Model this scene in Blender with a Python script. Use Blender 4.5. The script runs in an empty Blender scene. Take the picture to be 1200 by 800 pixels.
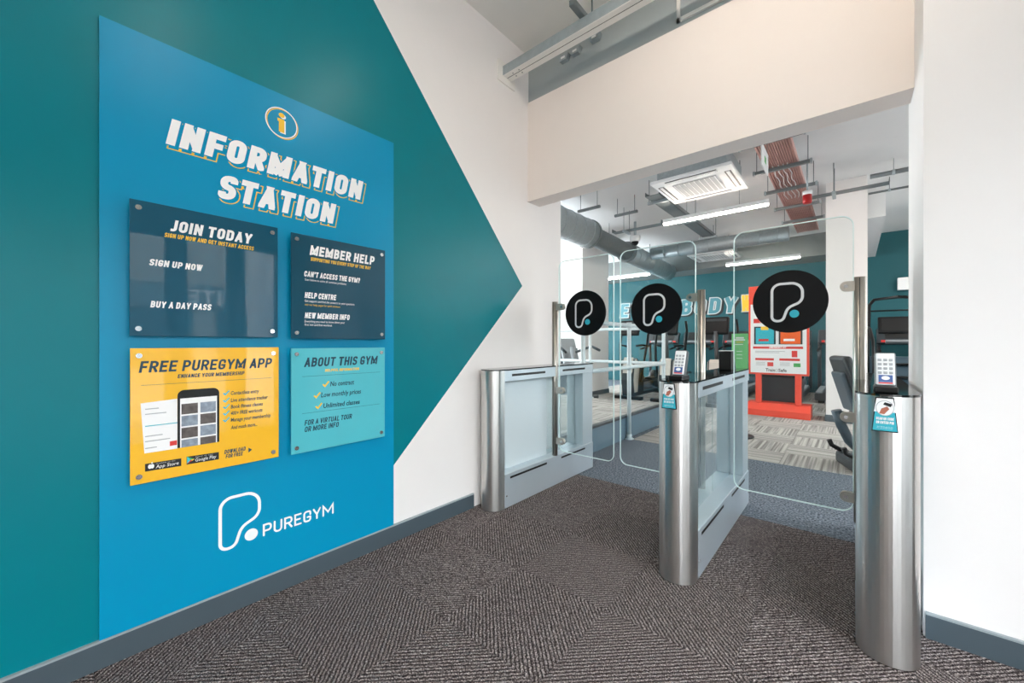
import bpy, bmesh, math, random
from mathutils import Vector, Matrix
random.seed(7)
PI = math.pi
SC = bpy.context.scene
COL = SC.collection

# ------------------------------------------------------------------ camera
F = 465.0            # focal length in pixels of the 1200 px wide frame
CX, CY = 600.0, 402.0
H = 1.18             # camera height
A = math.atan2(400.0, F)      # camera looks this far to the left of +Y
cam_d = bpy.data.cameras.new('camera')
cam_d.sensor_fit = 'HORIZONTAL'
cam_d.sensor_width = 36.0
cam_d.lens = 36.0 * F / 1200.0
cam_d.shift_y = (CY - 400.0) / 1200.0
cam_d.clip_start = 0.02
cam = bpy.data.objects.new('camera', cam_d)
COL.objects.link(cam)
cam.location = (0, 0, H)
cam.rotation_euler = (PI / 2, 0, A)
SC.camera = cam

# ------------------------------------------------------------------ world, exposure
SC.view_settings.view_transform = 'Standard'
SC.view_settings.look = 'None'
SC.view_settings.gamma = 1.0
SC.view_settings.use_curve_mapping = False
SC.view_settings.exposure = 0.45
SKY = 11.5
LOBBY_LAMP = 38.0
GYM_LAMP = 58.0
w = bpy.data.worlds.new('World')
SC.world = w
w.use_nodes = True
bg = w.node_tree.nodes['Background']
bg.inputs[0].default_value = (0.91, 0.955, 1.0, 1)
bg.inputs[1].default_value = SKY


def portal(name, loc, rot, sx, sy):
    l = bpy.data.lights.new(name, 'AREA')
    l.shape = 'RECTANGLE'
    l.size = sx
    l.size_y = sy
    l.cycles.is_portal = True
    o = bpy.data.objects.new(name, l)
    COL.objects.link(o)
    o.location = loc
    o.rotation_euler = rot
    return o


GX = 1.6            # lobby shopfront plane
portal('shopfront_daylight', (GX + 0.06, 0.05, 1.2), (0, PI / 2, 0), 2.3, 4.5)
portal('gym_daylight', (4.1, 7.2, 1.9), (0, PI / 2, 0), 3.0, 6.4)
portal('added_window_daylight', (-7.95, 8.0, 1.9), (0, -PI / 2, 0), 2.8, 7.0)  # portal for the left window added to brighten the gym


# ------------------------------------------------------------------ pixel helpers
ca, sa = math.cos(A), math.sin(A)


def on_X(px, py, X):
    """photo pixel -> (Y, Z) on the plane x = X"""
    rx = (px - CX) / F
    ry = (CY - py) / F
    z = X / (rx * ca - sa)
    return z * (rx * sa + ca), H + ry * z


def on_Y(px, py, Y):
    """photo pixel -> (X, Z) on the plane y = Y"""
    rx = (px - CX) / F
    ry = (CY - py) / F
    z = Y / (rx * sa + ca)
    return z * (rx * ca - sa), H + ry * z


def on_Z(px, py, Z):
    rx = (px - CX) / F
    ry = (CY - py) / F
    z = (Z - H) / ry
    return z * (rx * ca - sa), z * (rx * sa + ca)


# ------------------------------------------------------------------ materials
def lin(h):
    h = h.lstrip('#')
    r = [int(h[i:i + 2], 16) / 255 for i in (0, 2, 4)]
    return tuple((c / 12.92 if c <= 0.04045 else ((c + 0.055) / 1.055) ** 2.4) for c in r) + (1,)


def newmat(name):
    m = bpy.data.materials.new(name)
    m.use_nodes = True
    return m, m.node_tree, m.node_tree.nodes['Principled BSDF']


def mat(name, col, rough=0.5, metal=0.0, spec=0.5, coat=0.0, vary=0.04, scale=8.0, bump=0.0, bscale=60.0, emit=0.0, ecol=None, aniso=0.0):
    m, nt, b = newmat(name)
    c = lin(col)
    b.inputs['Roughness'].default_value = rough
    b.inputs['Metallic'].default_value = metal
    b.inputs['Specular IOR Level'].default_value = spec
    b.inputs['Coat Weight'].default_value = coat
    b.inputs['Coat Roughness'].default_value = 0.03
    b.inputs['Anisotropic'].default_value = aniso
    tc = nt.nodes.new('ShaderNodeTexCoord')
    n = nt.nodes.new('ShaderNodeTexNoise')
    n.inputs['Scale'].default_value = scale
    n.inputs['Detail'].default_value = 4
    nt.links.new(tc.outputs['Object'], n.inputs['Vector'])
    mx = nt.nodes.new('ShaderNodeMix')
    mx.data_type = 'RGBA'
    mx.inputs[6].default_value = tuple(max(0, v * (1 - vary)) for v in c[:3]) + (1,)
    mx.inputs[7].default_value = tuple(min(1, v * (1 + vary)) for v in c[:3]) + (1,)
    nt.links.new(n.outputs[0], mx.inputs[0])
    nt.links.new(mx.outputs[2], b.inputs['Base Color'])
    if bump > 0:
        n2 = nt.nodes.new('ShaderNodeTexNoise')
        n2.inputs['Scale'].default_value = bscale
        nt.links.new(tc.outputs['Object'], n2.inputs['Vector'])
        bp = nt.nodes.new('ShaderNodeBump')
        bp.inputs['Strength'].default_value = bump
        bp.inputs['Distance'].default_value = 0.003
        nt.links.new(n2.outputs[0], bp.inputs['Height'])
        nt.links.new(bp.outputs[0], b.inputs['Normal'])
    if emit > 0:
        b.inputs['Emission Color'].default_value = lin(ecol or col)
        b.inputs['Emission Strength'].default_value = emit
    return m


def steel(name, col='#c9ccd0', rough=0.3, brushed=False):
    m, nt, b = newmat(name)
    b.inputs['Metallic'].default_value = 1.0
    b.inputs['Base Color'].default_value = lin(col)
    tc = nt.nodes.new('ShaderNodeTexCoord')
    mp = nt.nodes.new('ShaderNodeMapping')
    mp.inputs['Scale'].default_value = (6, 6, 900)
    nt.links.new(tc.outputs['Object'], mp.inputs['Vector'])
    n = nt.nodes.new('ShaderNodeTexNoise')
    n.inputs['Scale'].default_value = 1.0
    n.inputs['Detail'].default_value = 3
    nt.links.new(mp.outputs[0], n.inputs['Vector'])
    mr = nt.nodes.new('ShaderNodeMapRange')
    mr.inputs[3].default_value = rough - (0.012 if brushed else 0.05)
    mr.inputs[4].default_value = rough + (0.012 if brushed else 0.06)
    nt.links.new(n.outputs[0], mr.inputs[0])
    nt.links.new(mr.outputs[0], b.inputs['Roughness'])
    if brushed:
        tg = nt.nodes.new('ShaderNodeTangent')
        tg.direction_type = 'RADIAL'
        tg.axis = 'Z'
        nt.links.new(tg.outputs[0], b.inputs['Tangent'])
        b.inputs['Anisotropic'].default_value = 0.85
        b.inputs['Anisotropic Rotation'].default_value = 0.25
    return m


def glass(name, tint='#eef8f6', refl=1.0, dense=0.0, dcol='#cfe6e6'):
    m = bpy.data.materials.new(name)
    m.use_nodes = True
    nt = m.node_tree
    nt.nodes.clear()
    out = nt.nodes.new('ShaderNodeOutputMaterial')
    tr = nt.nodes.new('ShaderNodeBsdfTransparent')
    tr.inputs[0].default_value = lin(tint)
    gl = nt.nodes.new('ShaderNodeBsdfGlossy')
    gl.inputs['Roughness'].default_value = 0.02
    gl.inputs['Color'].default_value = (0.95, 1, 1, 1)
    fr = nt.nodes.new('ShaderNodeLayerWeight')
    fr.inputs['Blend'].default_value = 0.5
    pw = nt.nodes.new('ShaderNodeMath')
    pw.operation = 'POWER'
    pw.inputs[1].default_value = 4.5
    nt.links.new(fr.outputs['Facing'], pw.inputs[0])
    mul = nt.nodes.new('ShaderNodeMath')
    mul.operation = 'MULTIPLY_ADD'
    mul.inputs[1].default_value = 0.7 * refl
    mul.inputs[2].default_value = 0.035 * refl
    nt.links.new(pw.outputs[0], mul.inputs[0])
    mx = nt.nodes.new('ShaderNodeMixShader')
    nt.links.new(mul.outputs[0], mx.inputs[0])
    if dense > 0:
        df = nt.nodes.new('ShaderNodeBsdfDiffuse')
        df.inputs[0].default_value = lin(dcol)
        m2 = nt.nodes.new('ShaderNodeMixShader')
        m2.inputs[0].default_value = dense
        nt.links.new(tr.outputs[0], m2.inputs[1])
        nt.links.new(df.outputs[0], m2.inputs[2])
        nt.links.new(m2.outputs[0], mx.inputs[1])
    else:
        nt.links.new(tr.outputs[0], mx.inputs[1])
    nt.links.new(gl.outputs[0], mx.inputs[2])
    nt.links.new(mx.outputs[0], out.inputs[0])
    return m


def emitter(name, col, strength):
    m, nt, b = newmat(name)
    b.inputs['Base Color'].default_value = lin(col)
    b.inputs['Emission Color'].default_value = lin(col)
    b.inputs['Emission Strength'].default_value = strength
    return m


def carpet_ribbed():
    m, nt, b = newmat('ribbed_entrance_carpet')
    b.inputs['Roughness'].default_value = 0.95
    b.inputs['Specular IOR Level'].default_value = 0.1
    tc = nt.nodes.new('ShaderNodeTexCoord')
    oi = nt.nodes.new('ShaderNodeObjectInfo')
    off = nt.nodes.new('ShaderNodeVectorMath')
    off.operation = 'SCALE'
    cmb = nt.nodes.new('ShaderNodeCombineXYZ')
    for i in range(3):
        nt.links.new(oi.outputs['Random'], cmb.inputs[i])
    nt.links.new(cmb.outputs[0], off.inputs[0])
    off.inputs['Scale'].default_value = 37.0
    add = nt.nodes.new('ShaderNodeVectorMath')
    nt.links.new(tc.outputs['Object'], add.inputs[0])
    nt.links.new(off.outputs[0], add.inputs[1])
    # ribs run diagonally across each tile
    dot = nt.nodes.new('ShaderNodeVectorMath')
    dot.operation = 'DOT_PRODUCT'
    dot.inputs[1].default_value = (0.7071, -0.7071, 0)
    wob = nt.nodes.new('ShaderNodeTexNoise')
    wob.inputs['Scale'].default_value = 60
    nt.links.new(add.outputs[0], wob.inputs['Vector'])
    nt.links.new(tc.outputs['Object'], dot.inputs[0])
    m1 = nt.nodes.new('ShaderNodeMath')
    m1.operation = 'MULTIPLY'
    m1.inputs[1].default_value = 2 * PI / 0.0150
    nt.links.new(dot.outputs['Value'], m1.inputs[0])
    m1b = nt.nodes.new('ShaderNodeMath')
    m1b.operation = 'MULTIPLY_ADD'
    m1b.inputs[1].default_value = 5.0
    nt.links.new(wob.outputs[0], m1b.inputs[0])
    nt.links.new(m1.outputs[0], m1b.inputs[2])
    sn = nt.nodes.new('ShaderNodeMath')
    sn.operation = 'SINE'
    nt.links.new(m1b.outputs[0], sn.inputs[0])
    mr = nt.nodes.new('ShaderNodeMapRange')
    mr.inputs[1].default_value = -1
    mr.inputs[2].default_value = 0.5
    nt.links.new(sn.outputs[0], mr.inputs[0])
    fl = nt.nodes.new('ShaderNodeTexNoise')
    fl.inputs['Scale'].default_value = 210
    fl.inputs['Detail'].default_value = 4
    fl.inputs['Roughness'].default_value = 0.65
    nt.links.new(add.outputs[0], fl.inputs['Vector'])
    ramp = nt.nodes.new('ShaderNodeValToRGB')
    e = ramp.color_ramp.elements
    e[0].position = 0.38
    e[0].color = lin('#2a2526')
    e[1].position = 0.66
    e[1].color = lin('#d8cdc9')
    em = e.new(0.52)
    em.color = lin('#7a706f')
    nt.links.new(fl.outputs[0], ramp.inputs[0])
    mx = nt.nodes.new('ShaderNodeMix')
    mx.data_type = 'RGBA'
    mx.blend_type = 'MULTIPLY'
    mx.inputs[0].default_value = 1.0
    nt.links.new(ramp.outputs[0], mx.inputs[6])
    r2 = nt.nodes.new('ShaderNodeValToRGB')
    r2.color_ramp.elements[0].color = (0.19, 0.175, 0.175, 1)
    r2.color_ramp.elements[1].color = (1, 1, 1, 1)
    nt.links.new(mr.outputs[0], r2.inputs[0])
    nt.links.new(r2.outputs[0], mx.inputs[7])
    nt.links.new(mx.outputs[2], b.inputs['Base Color'])
    hadd = nt.nodes.new('ShaderNodeMath')
    hadd.operation = 'MULTIPLY_ADD'
    hadd.inputs[1].default_value = 0.5
    nt.links.new(fl.outputs[0], hadd.inputs[0])
    nt.links.new(mr.outputs[0], hadd.inputs[2])
    bp = nt.nodes.new('ShaderNodeBump')
    bp.inputs['Strength'].default_value = 0.8
    bp.inputs['Distance'].default_value = 0.004
    nt.links.new(hadd.outputs[0], bp.inputs['Height'])
    nt.links.new(bp.outputs[0], b.inputs['Normal'])
    return m


def carpet_plain():
    m, nt, b = newmat('daylight_tint_carpet')  # blue tint of the gym daylight is put into the carpet colour
    b.inputs['Roughness'].default_value = 0.95
    b.inputs['Specular IOR Level'].default_value = 0.1
    tc = nt.nodes.new('ShaderNodeTexCoord')
    fl = nt.nodes.new('ShaderNodeTexNoise')
    fl.inputs['Scale'].default_value = 75
    fl.inputs['Detail'].default_value = 3
    nt.links.new(tc.outputs['Object'], fl.inputs['Vector'])
    ramp = nt.nodes.new('ShaderNodeValToRGB')
    e = ramp.color_ramp.elements
    e[0].position = 0.36
    e[0].color = lin('#3c434b')
    e[1].position = 0.66
    e[1].color = lin('#8b949e')
    nt.links.new(fl.outputs[0], ramp.inputs[0])
    nt.links.new(ramp.outputs[0], b.inputs['Base Color'])
    bp = nt.nodes.new('ShaderNodeBump')
    bp.inputs['Strength'].default_value = 0.5
    bp.inputs['Distance'].default_value = 0.003
    nt.links.new(fl.outputs[0], bp.inputs['Height'])
    nt.links.new(bp.outputs[0], b.inputs['Normal'])
    return m


def carpet_stripe():
    m, nt, b = newmat('striped_gym_carpet')
    b.inputs['Roughness'].default_value = 0.9
    b.inputs['Specular IOR Level'].default_value = 0.15
    tc = nt.nodes.new('ShaderNodeTexCoord')
    oi = nt.nodes.new('ShaderNodeObjectInfo')
    mp = nt.nodes.new('ShaderNodeVectorMath')
    mp.operation = 'MULTIPLY'
    mp.inputs[1].default_value = (45, 0.8, 0)
    nt.links.new(tc.outputs['Object'], mp.inputs[0])
    cmb = nt.nodes.new('ShaderNodeCombineXYZ')
    mm = nt.nodes.new('ShaderNodeMath')
    mm.operation = 'MULTIPLY'
    mm.inputs[1].default_value = 90
    nt.links.new(oi.outputs['Random'], mm.inputs[0])
    nt.links.new(mm.outputs[0], cmb.inputs[0])
    nt.links.new(mm.outputs[0], cmb.inputs[2])
    ad = nt.nodes.new('ShaderNodeVectorMath')
    nt.links.new(mp.outputs[0], ad.inputs[0])
    nt.links.new(cmb.outputs[0], ad.inputs[1])
    n = nt.nodes.new('ShaderNodeTexNoise')
    n.inputs['Scale'].default_value = 1.0
    n.inputs['Detail'].default_value = 2
    nt.links.new(ad.outputs[0], n.inputs['Vector'])
    ramp = nt.nodes.new('ShaderNodeValToRGB')
    e = ramp.color_ramp.elements
    e[0].position = 0.34
    e[0].color = lin('#7d7873')
    e[1].position = 0.62
    e[1].color = lin('#bdb8b0')
    k = e.new(0.46)
    k.color = lin('#9b9793')
    nt.links.new(n.outputs[0], ramp.inputs[0])
    nt.links.new(ramp.outputs[0], b.inputs['Base Color'])
    return m


M = {}
M['teal'] = mat('teal_wall_paint', '#007a86', 0.32, spec=0.2, vary=0.03, bump=0.06, bscale=25)
M['teal_gym'] = mat('teal_gym_paint', '#02525a', 0.6, vary=0.03)
M['white'] = mat('white_wall_paint', '#efebe9', 0.7, vary=0.012, bump=0.04, bscale=40)
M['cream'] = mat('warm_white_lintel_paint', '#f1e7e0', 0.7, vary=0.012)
M['grey_wall'] = mat('grey_upper_wall', '#a9b1b2', 0.7, vary=0.02)  # strip above the lintel, greyer than the lintel itself
M['ceiling'] = mat('ceiling_paint', '#efece6', 0.8, vary=0.02)
M['gym_ceiling'] = mat('gym_ceiling_paint', '#dedfdf', 0.8, vary=0.02)
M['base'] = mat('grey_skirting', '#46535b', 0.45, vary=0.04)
M['bulkhead'] = mat('bulkhead_void_shade', '#767c7c', 0.8, vary=0.03)  # darkened grey stands in for the shade of the ceiling void
M['frost'] = glass('frosted_infill', '#f4fafb', 0.4, 0.62, '#eef7fb')
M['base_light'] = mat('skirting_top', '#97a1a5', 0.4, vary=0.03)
M['board'] = mat('cyan_print', '#0090ba', 0.32, spec=0.24, vary=0.02, scale=3)
M['dark_print'] = mat('dark_teal_print', '#004e67', 0.4, spec=0.2, coat=0.42, vary=0.03)
M['navy_print'] = mat('slate_navy_print', '#07485e', 0.4, spec=0.2, coat=0.5, vary=0.03)
M['yellow_print'] = mat('yellow_print', '#f7bb0a', 0.4, coat=0.8, vary=0.02)
M['aqua_print'] = mat('aqua_print', '#4dbcc9', 0.4, coat=0.8, vary=0.03)
M['acrylic_edge'] = mat('acrylic_edge', '#9ccfd4', 0.2, vary=0.02)
M['w_ink'] = mat('white_ink', '#f6f6f6', 0.5, vary=0.0)
M['y_ink'] = mat('yellow_ink', '#f5c433', 0.5, vary=0.0)
M['n_ink'] = mat('navy_ink', '#0b3c50', 0.5, vary=0.0)
M['k_ink'] = mat('black_ink', '#111417', 0.5, vary=0.0)
M['b_ink'] = mat('blue_ink', '#0090ba', 0.32, spec=0.16, vary=0.0)
M['t_ink'] = mat('teal_ink', '#2fb4c6', 0.5, vary=0.0)
M['grey_ink'] = mat('grey_ink', '#a9adb0', 0.5, vary=0.0)
M['red_ink'] = mat('red_ink', '#d8352f', 0.5, vary=0.0)
M['green_ink'] = mat('green_ink', '#3fa353', 0.5, vary=0.0)
M['orange_ink'] = mat('orange_ink', '#f0641e', 0.5, vary=0.0)
M['photo1'] = mat('dim_photo_print', '#5b5350', 0.5, vary=0.7, scale=60)
M['photo2'] = mat('pale_photo_print', '#8d99a8', 0.5, vary=0.6, scale=70)
M['steel'] = steel('brushed_steel', '#d2d0cd', 0.29, True)
M['steel2'] = steel('satin_steel', '#b9b4ab', 0.36)
M['alu'] = mat('satin_aluminium', '#d2dce3', 0.36, metal=0.6, vary=0.03)
M['chrome'] = mat('polished_cap', '#d9dadb', 0.15, metal=1.0, vary=0.01)
M['galv'] = mat('galvanised_metal', '#a7b1b5', 0.4, metal=0.45, vary=0.18, scale=30)
M['galv_d'] = mat('dark_galvanised_metal', '#767d7f', 0.5, metal=0.3, vary=0.15, scale=25)
M['black'] = mat('black_plastic', '#0c0d0f', 0.45, spec=0.35, vary=0.1)
M['gloss_top'] = mat('gloss_black_glass_top', '#0a0c0d', 0.06, spec=0.8, vary=0.0)
M['slot'] = mat('slot_black', '#08090a', 0.4, vary=0.0)
M['char'] = mat('charcoal_metal', '#2b3338', 0.4, vary=0.08)
M['char_b'] = mat('slate_shroud_plastic', '#3a4d58', 0.4, vary=0.08)
M['grey_pl'] = mat('grey_plastic', '#8b8f92', 0.45, vary=0.05)
M['mid_metal'] = mat('mid_grey_metal', '#5e6264', 0.4, metal=0.3, vary=0.05)
M['pale_pl'] = mat('pale_shroud_plastic', '#cfc9bf', 0.4, vary=0.05)
M['pad'] = mat('black_vinyl_pad', '#23282c', 0.5, vary=0.1, bump=0.1)
M['white_pl'] = mat('white_plastic', '#eceeef', 0.4, vary=0.01)
M['rail'] = mat('pale_blue_grey_rail_paint', '#d3dde0', 0.35, vary=0.02)
M['disc'] = mat('black_disc_vinyl', '#08080b', 0.5, spec=0.2, vary=0.05)
M['disc_w'] = mat('disc_outline_ink', '#dcdcdc', 0.5, vary=0.0)
M['red'] = mat('coral_red_panel', '#f0503a', 0.4, vary=0.02)
M['green'] = mat('green_notice', '#7bd285', 0.45, vary=0.03)
M['riser'] = mat('blue_grey_riser', '#5f7583', 0.5, vary=0.04)
M['nosing'] = mat('dark_step_nosing', '#2c3136', 0.5, vary=0.05)
M['tray'] = mat('oxide_pink_deck', '#bd938b', 0.6, vary=0.3, scale=5)
M['cable'] = mat('pale_cable', '#dcdcdc', 0.5, vary=0.02)
M['glass'] = glass('clear_gate_glass', '#f8fbfb', 0.5)
M['glass_in'] = glass('infill_glass', '#f4fafb', 0.5, 0.10, '#eef6fa')  # diffuse share paints a white-blue haze over the clear pane
M['win_glass'] = glass('shopfront_glass', '#fafbfb', 1.0)
M['glass_edge'] = mat('glass_edge_gleam', '#dff3f1', 0.2, vary=0.02)  # pale opaque colour stands in for the bright gleam along glass edges
M['frame'] = mat('dark_window_frame', '#2b3236', 0.5, vary=0.04)
M['lamp_g'] = emitter('gym_lamp_diffuser', '#fff0e0', GYM_LAMP)
M['lamp_l'] = emitter('lobby_lamp_diffuser', '#fff2e4', LOBBY_LAMP)
M['carpet'] = carpet_ribbed()
M['carpet2'] = carpet_plain()
M['stripe'] = carpet_stripe()
M['ext'] = mat('exterior_render', '#b9b2a8', 0.8, vary=0.08)
M['ext_dark'] = mat('exterior_glass_dark', '#3c474c', 0.2, vary=0.2)
M['ext_fascia'] = mat('exterior_fascia', '#7c8487', 0.6, vary=0.06)
M['paving'] = mat('paving', '#8e8c88', 0.85, vary=0.15)


# ------------------------------------------------------------------ mesh builder
class MB:
    def __init__(self, o=(0, 0, 0)):
        self.v = []
        self.f = []
        self.m = []
        self.o = Vector(o)
        self.smooth = []

    def add(self, vs, fs, mi=0, sm=False):
        b = len(self.v)
        self.v += [Vector(p) for p in vs]
        for f in fs:
            self.f.append([b + i for i in f])
            self.m.append(mi)
            self.smooth.append(sm)
        return self

    def box(self, x0, x1, y0, y1, z0, z1, mi=0):
        vs = [(x, y, z) for z in (z0, z1) for y in (y0, y1) for x in (x0, x1)]
        return self.add(vs, [(0, 2, 3, 1), (4, 5, 7, 6), (0, 1, 5, 4), (2, 6, 7, 3), (0, 4, 6, 2), (1, 3, 7, 5)], mi)

    def rbox(self, x0, x1, y0, y1, z0, z1, r=0.005, seg=2, mi=0):
        bm = bmesh.new()
        bmesh.ops.create_cube(bm, size=1)
        for v in bm.verts:
            v.co = Vector(((x0 + x1) / 2 + v.co.x * (x1 - x0), (y0 + y1) / 2 + v.co.y * (y1 - y0), (z0 + z1) / 2 + v.co.z * (z1 - z0)))
        bmesh.ops.bevel(bm, geom=bm.edges[:], offset=r, segments=seg, affect='EDGES', profile=0.5)
        self.add([v.co.copy() for v in bm.verts], [[v.index for v in f.verts] for f in bm.faces] if not bm.verts.index_update() else [], mi)
        bm.free()
        return self

    def xform(self, mtx, start=0):
        for i in range(start, len(self.v)):
            self.v[i] = mtx @ self.v[i]
        return self

    def prism(self, poly, axis, a, b, mi=0, sm=False):
        """poly of 2-D points extruded along axis from a to b"""
        n = len(poly)

        def P(p, t):
            return {'x': (t, p[0], p[1]), 'y': (p[0], t, p[1]), 'z': (p[0], p[1], t)}[axis]
        vs = [P(p, a) for p in poly] + [P(p, b) for p in poly]
        s = len(self.v)
        self.v += [Vector(p) for p in vs]
        self.f += [[s + i for i in reversed(range(n))], [s + n + i for i in range(n)]]
        self.m += [mi, mi]
        self.smooth += [False, False]
        for i in range(n):
            j = (i + 1) % n
            self.f.append([s + i, s + j, s + n + j, s + n + i])
            self.m.append(mi)
            self.smooth.append(sm)
        return self

    def cyl(self, p0, p1, r, seg=16, r1=None, mi=0):
        return self.tube([p0, p1], r, seg, r1=r1, mi=mi)

    def tube(self, pts, r, seg=10, r1=None, mi=0, cap=True, closed=False, radii=None):
        pts = [Vector(p) for p in pts]
        n = len(pts)
        rings = []
        up = None
        for i, p in enumerate(pts):
            if closed:
                t = pts[(i + 1) % n] - pts[i - 1]
            elif i == 0:
                t = pts[1] - p
            elif i == n - 1:
                t = p - pts[i - 1]
            else:
                t = (pts[i + 1] - p).normalized() + (p - pts[i - 1]).normalized()
            t.normalize()
            if up is None:
                up = Vector((0, 0, 1)) if abs(t.z) < 0.9 else Vector((1, 0, 0))
            sx = t.cross(up).normalized()
            up = sx.cross(t).normalized()
            rr = radii[i] if radii else (r if r1 is None else r + (r1 - r) * i / (n - 1))
            rings.append([p + (sx * math.cos(2 * PI * k / seg) + up * math.sin(2 * PI * k / seg)) * rr for k in range(seg)])
        s = len(self.v)
        for rg in rings:
            self.v += rg
        for i in range(n if closed else n - 1):
            a = s + i * seg
            b = s + ((i + 1) % n) * seg
            for k in range(seg):
                l = (k + 1) % seg
                self.f.append([a + k, a + l, b + l, b + k])
                self.m.append(mi)
                self.smooth.append(True)
        if cap and not closed:
            self.f += [[s + k for k in reversed(range(seg))], [s + (n - 1) * seg + k for k in range(seg)]]
            self.m += [mi, mi]
            self.smooth += [False, False]
        return self

    def build(self, name, m, parent=None):
        me = bpy.data.meshes.new(name)
        me.from_pydata([tuple(p - self.o) for p in self.v], [], self.f)
        for mm in (m if isinstance(m, (list, tuple)) else [m]):
            me.materials.append(mm)
        for i, p in enumerate(me.polygons):
            p.material_index = self.m[i]
            p.use_smooth = self.smooth[i]
        bm = bmesh.new()
        bm.from_mesh(me)
        bmesh.ops.recalc_face_normals(bm, faces=bm.faces[:])
        bm.to_mesh(me)
        bm.free()
        me.update()
        o = bpy.data.objects.new(name, me)
        COL.objects.link(o)
        if parent is not None:
            o.parent = parent
        else:
            o.location = self.o
        return o


def tag(o, label, cat, group=None):
    o['label'] = label
    o['category'] = cat
    if group:
        o['group'] = group
    return o


def thing(name, loc, label, cat, group=None, rz=0.0):
    o = bpy.data.objects.new(name, None)
    o.empty_display_size = 0.1
    COL.objects.link(o)
    o.location = loc
    o.rotation_euler = (0, 0, rz)
    return tag(o, label, cat, group)


def struct(o):
    o['kind'] = 'structure'
    return o


def copy_tree(o, parent=None):
    c = o.copy()
    COL.objects.link(c)
    c.parent = parent
    for ch in [x for x in o.children]:
        copy_tree(ch, c)
    return c


def fillet(pts, closed=False, seg=5):
    """pts (x, y[, r]) -> polyline with rounded corners"""
    out = []
    n = len(pts)
    for i, p in enumerate(pts):
        r = p[2] if len(p) > 2 else 0
        c = Vector(p[:2])
        if r <= 0 or (not closed and i in (0, n - 1)):
            out.append(c)
            continue
        a = Vector(pts[i - 1][:2]) - c
        b = Vector(pts[(i + 1) % n][:2]) - c
        la, lb = a.length, b.length
        a.normalize()
        b.normalize()
        ang = math.acos(max(-1, min(1, a.dot(b))))
        d = min(r / math.tan(ang / 2), la * 0.499, lb * 0.499)
        rr = d * math.tan(ang / 2)
        ctr = c + (a + b).normalized() * (rr / math.sin(ang / 2))
        p0 = c + a * d - ctr
        p1 = c + b * d - ctr
        t0 = math.atan2(p0.y, p0.x)
        t1 = math.atan2(p1.y, p1.x)
        dt = (t1 - t0 + PI) % (2 * PI) - PI
        for k in range(seg + 1):
            t = t0 + dt * k / seg
            out.append(ctr + Vector((math.cos(t), math.sin(t))) * rr)
    res = []
    for p in out:
        if not res or (p - res[-1]).length > 1e-6:
            res.append(p)
    if closed and (res[0] - res[-1]).length < 1e-6:
        res.pop()
    return res


def ribbon(pts, wd, closed=False, cap=0.0, roundcap=False):
    """2-D ribbon polygons (quads) of half-width wd along a polyline"""
    n = len(pts)
    pts = [Vector(p) for p in pts]
    if not closed and cap > 0:
        pts[0] = pts[0] + (pts[0] - pts[1]).normalized() * cap
        pts[-1] = pts[-1] + (pts[-1] - pts[-2]).normalized() * cap
    L, R = [], []
    for i, p in enumerate(pts):
        if closed:
            d0 = (p - pts[i - 1]).normalized()
            d1 = (pts[(i + 1) % n] - p).normalized()
        else:
            d0 = (p - pts[max(i - 1, 0)]) if i > 0 else (pts[1] - p)
            d1 = (pts[i + 1] - p) if i < n - 1 else d0
            d0 = d0.normalized()
            d1 = d1.normalized()
        n0 = Vector((-d0.y, d0.x))
        n1 = Vector((-d1.y, d1.x))
        m = n0 + n1
        if m.length < 1e-4:
            m = n0.copy()
        m.normalize()
        k = wd / max(0.35, m.dot(n0))
        L.append(p + m * k)
        R.append(p - m * k)
    polys = []
    for i in range(n if closed else n - 1):
        j = (i + 1) % n
        polys.append([L[i], R[i], R[j], L[j]])
    if roundcap and not closed:
        for p in (pts[0], pts[-1]):
            polys.append([p + Vector((math.cos(2 * PI * k / 12), math.sin(2 * PI * k / 12))) * wd for k in range(12)])
    return polys


def ellipse_poly(cx, cy, rx, ry, n=40):
    return [Vector((cx + rx * math.cos(2 * PI * k / n), cy + ry * math.sin(2 * PI * k / n))) for k in range(n)]


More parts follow.
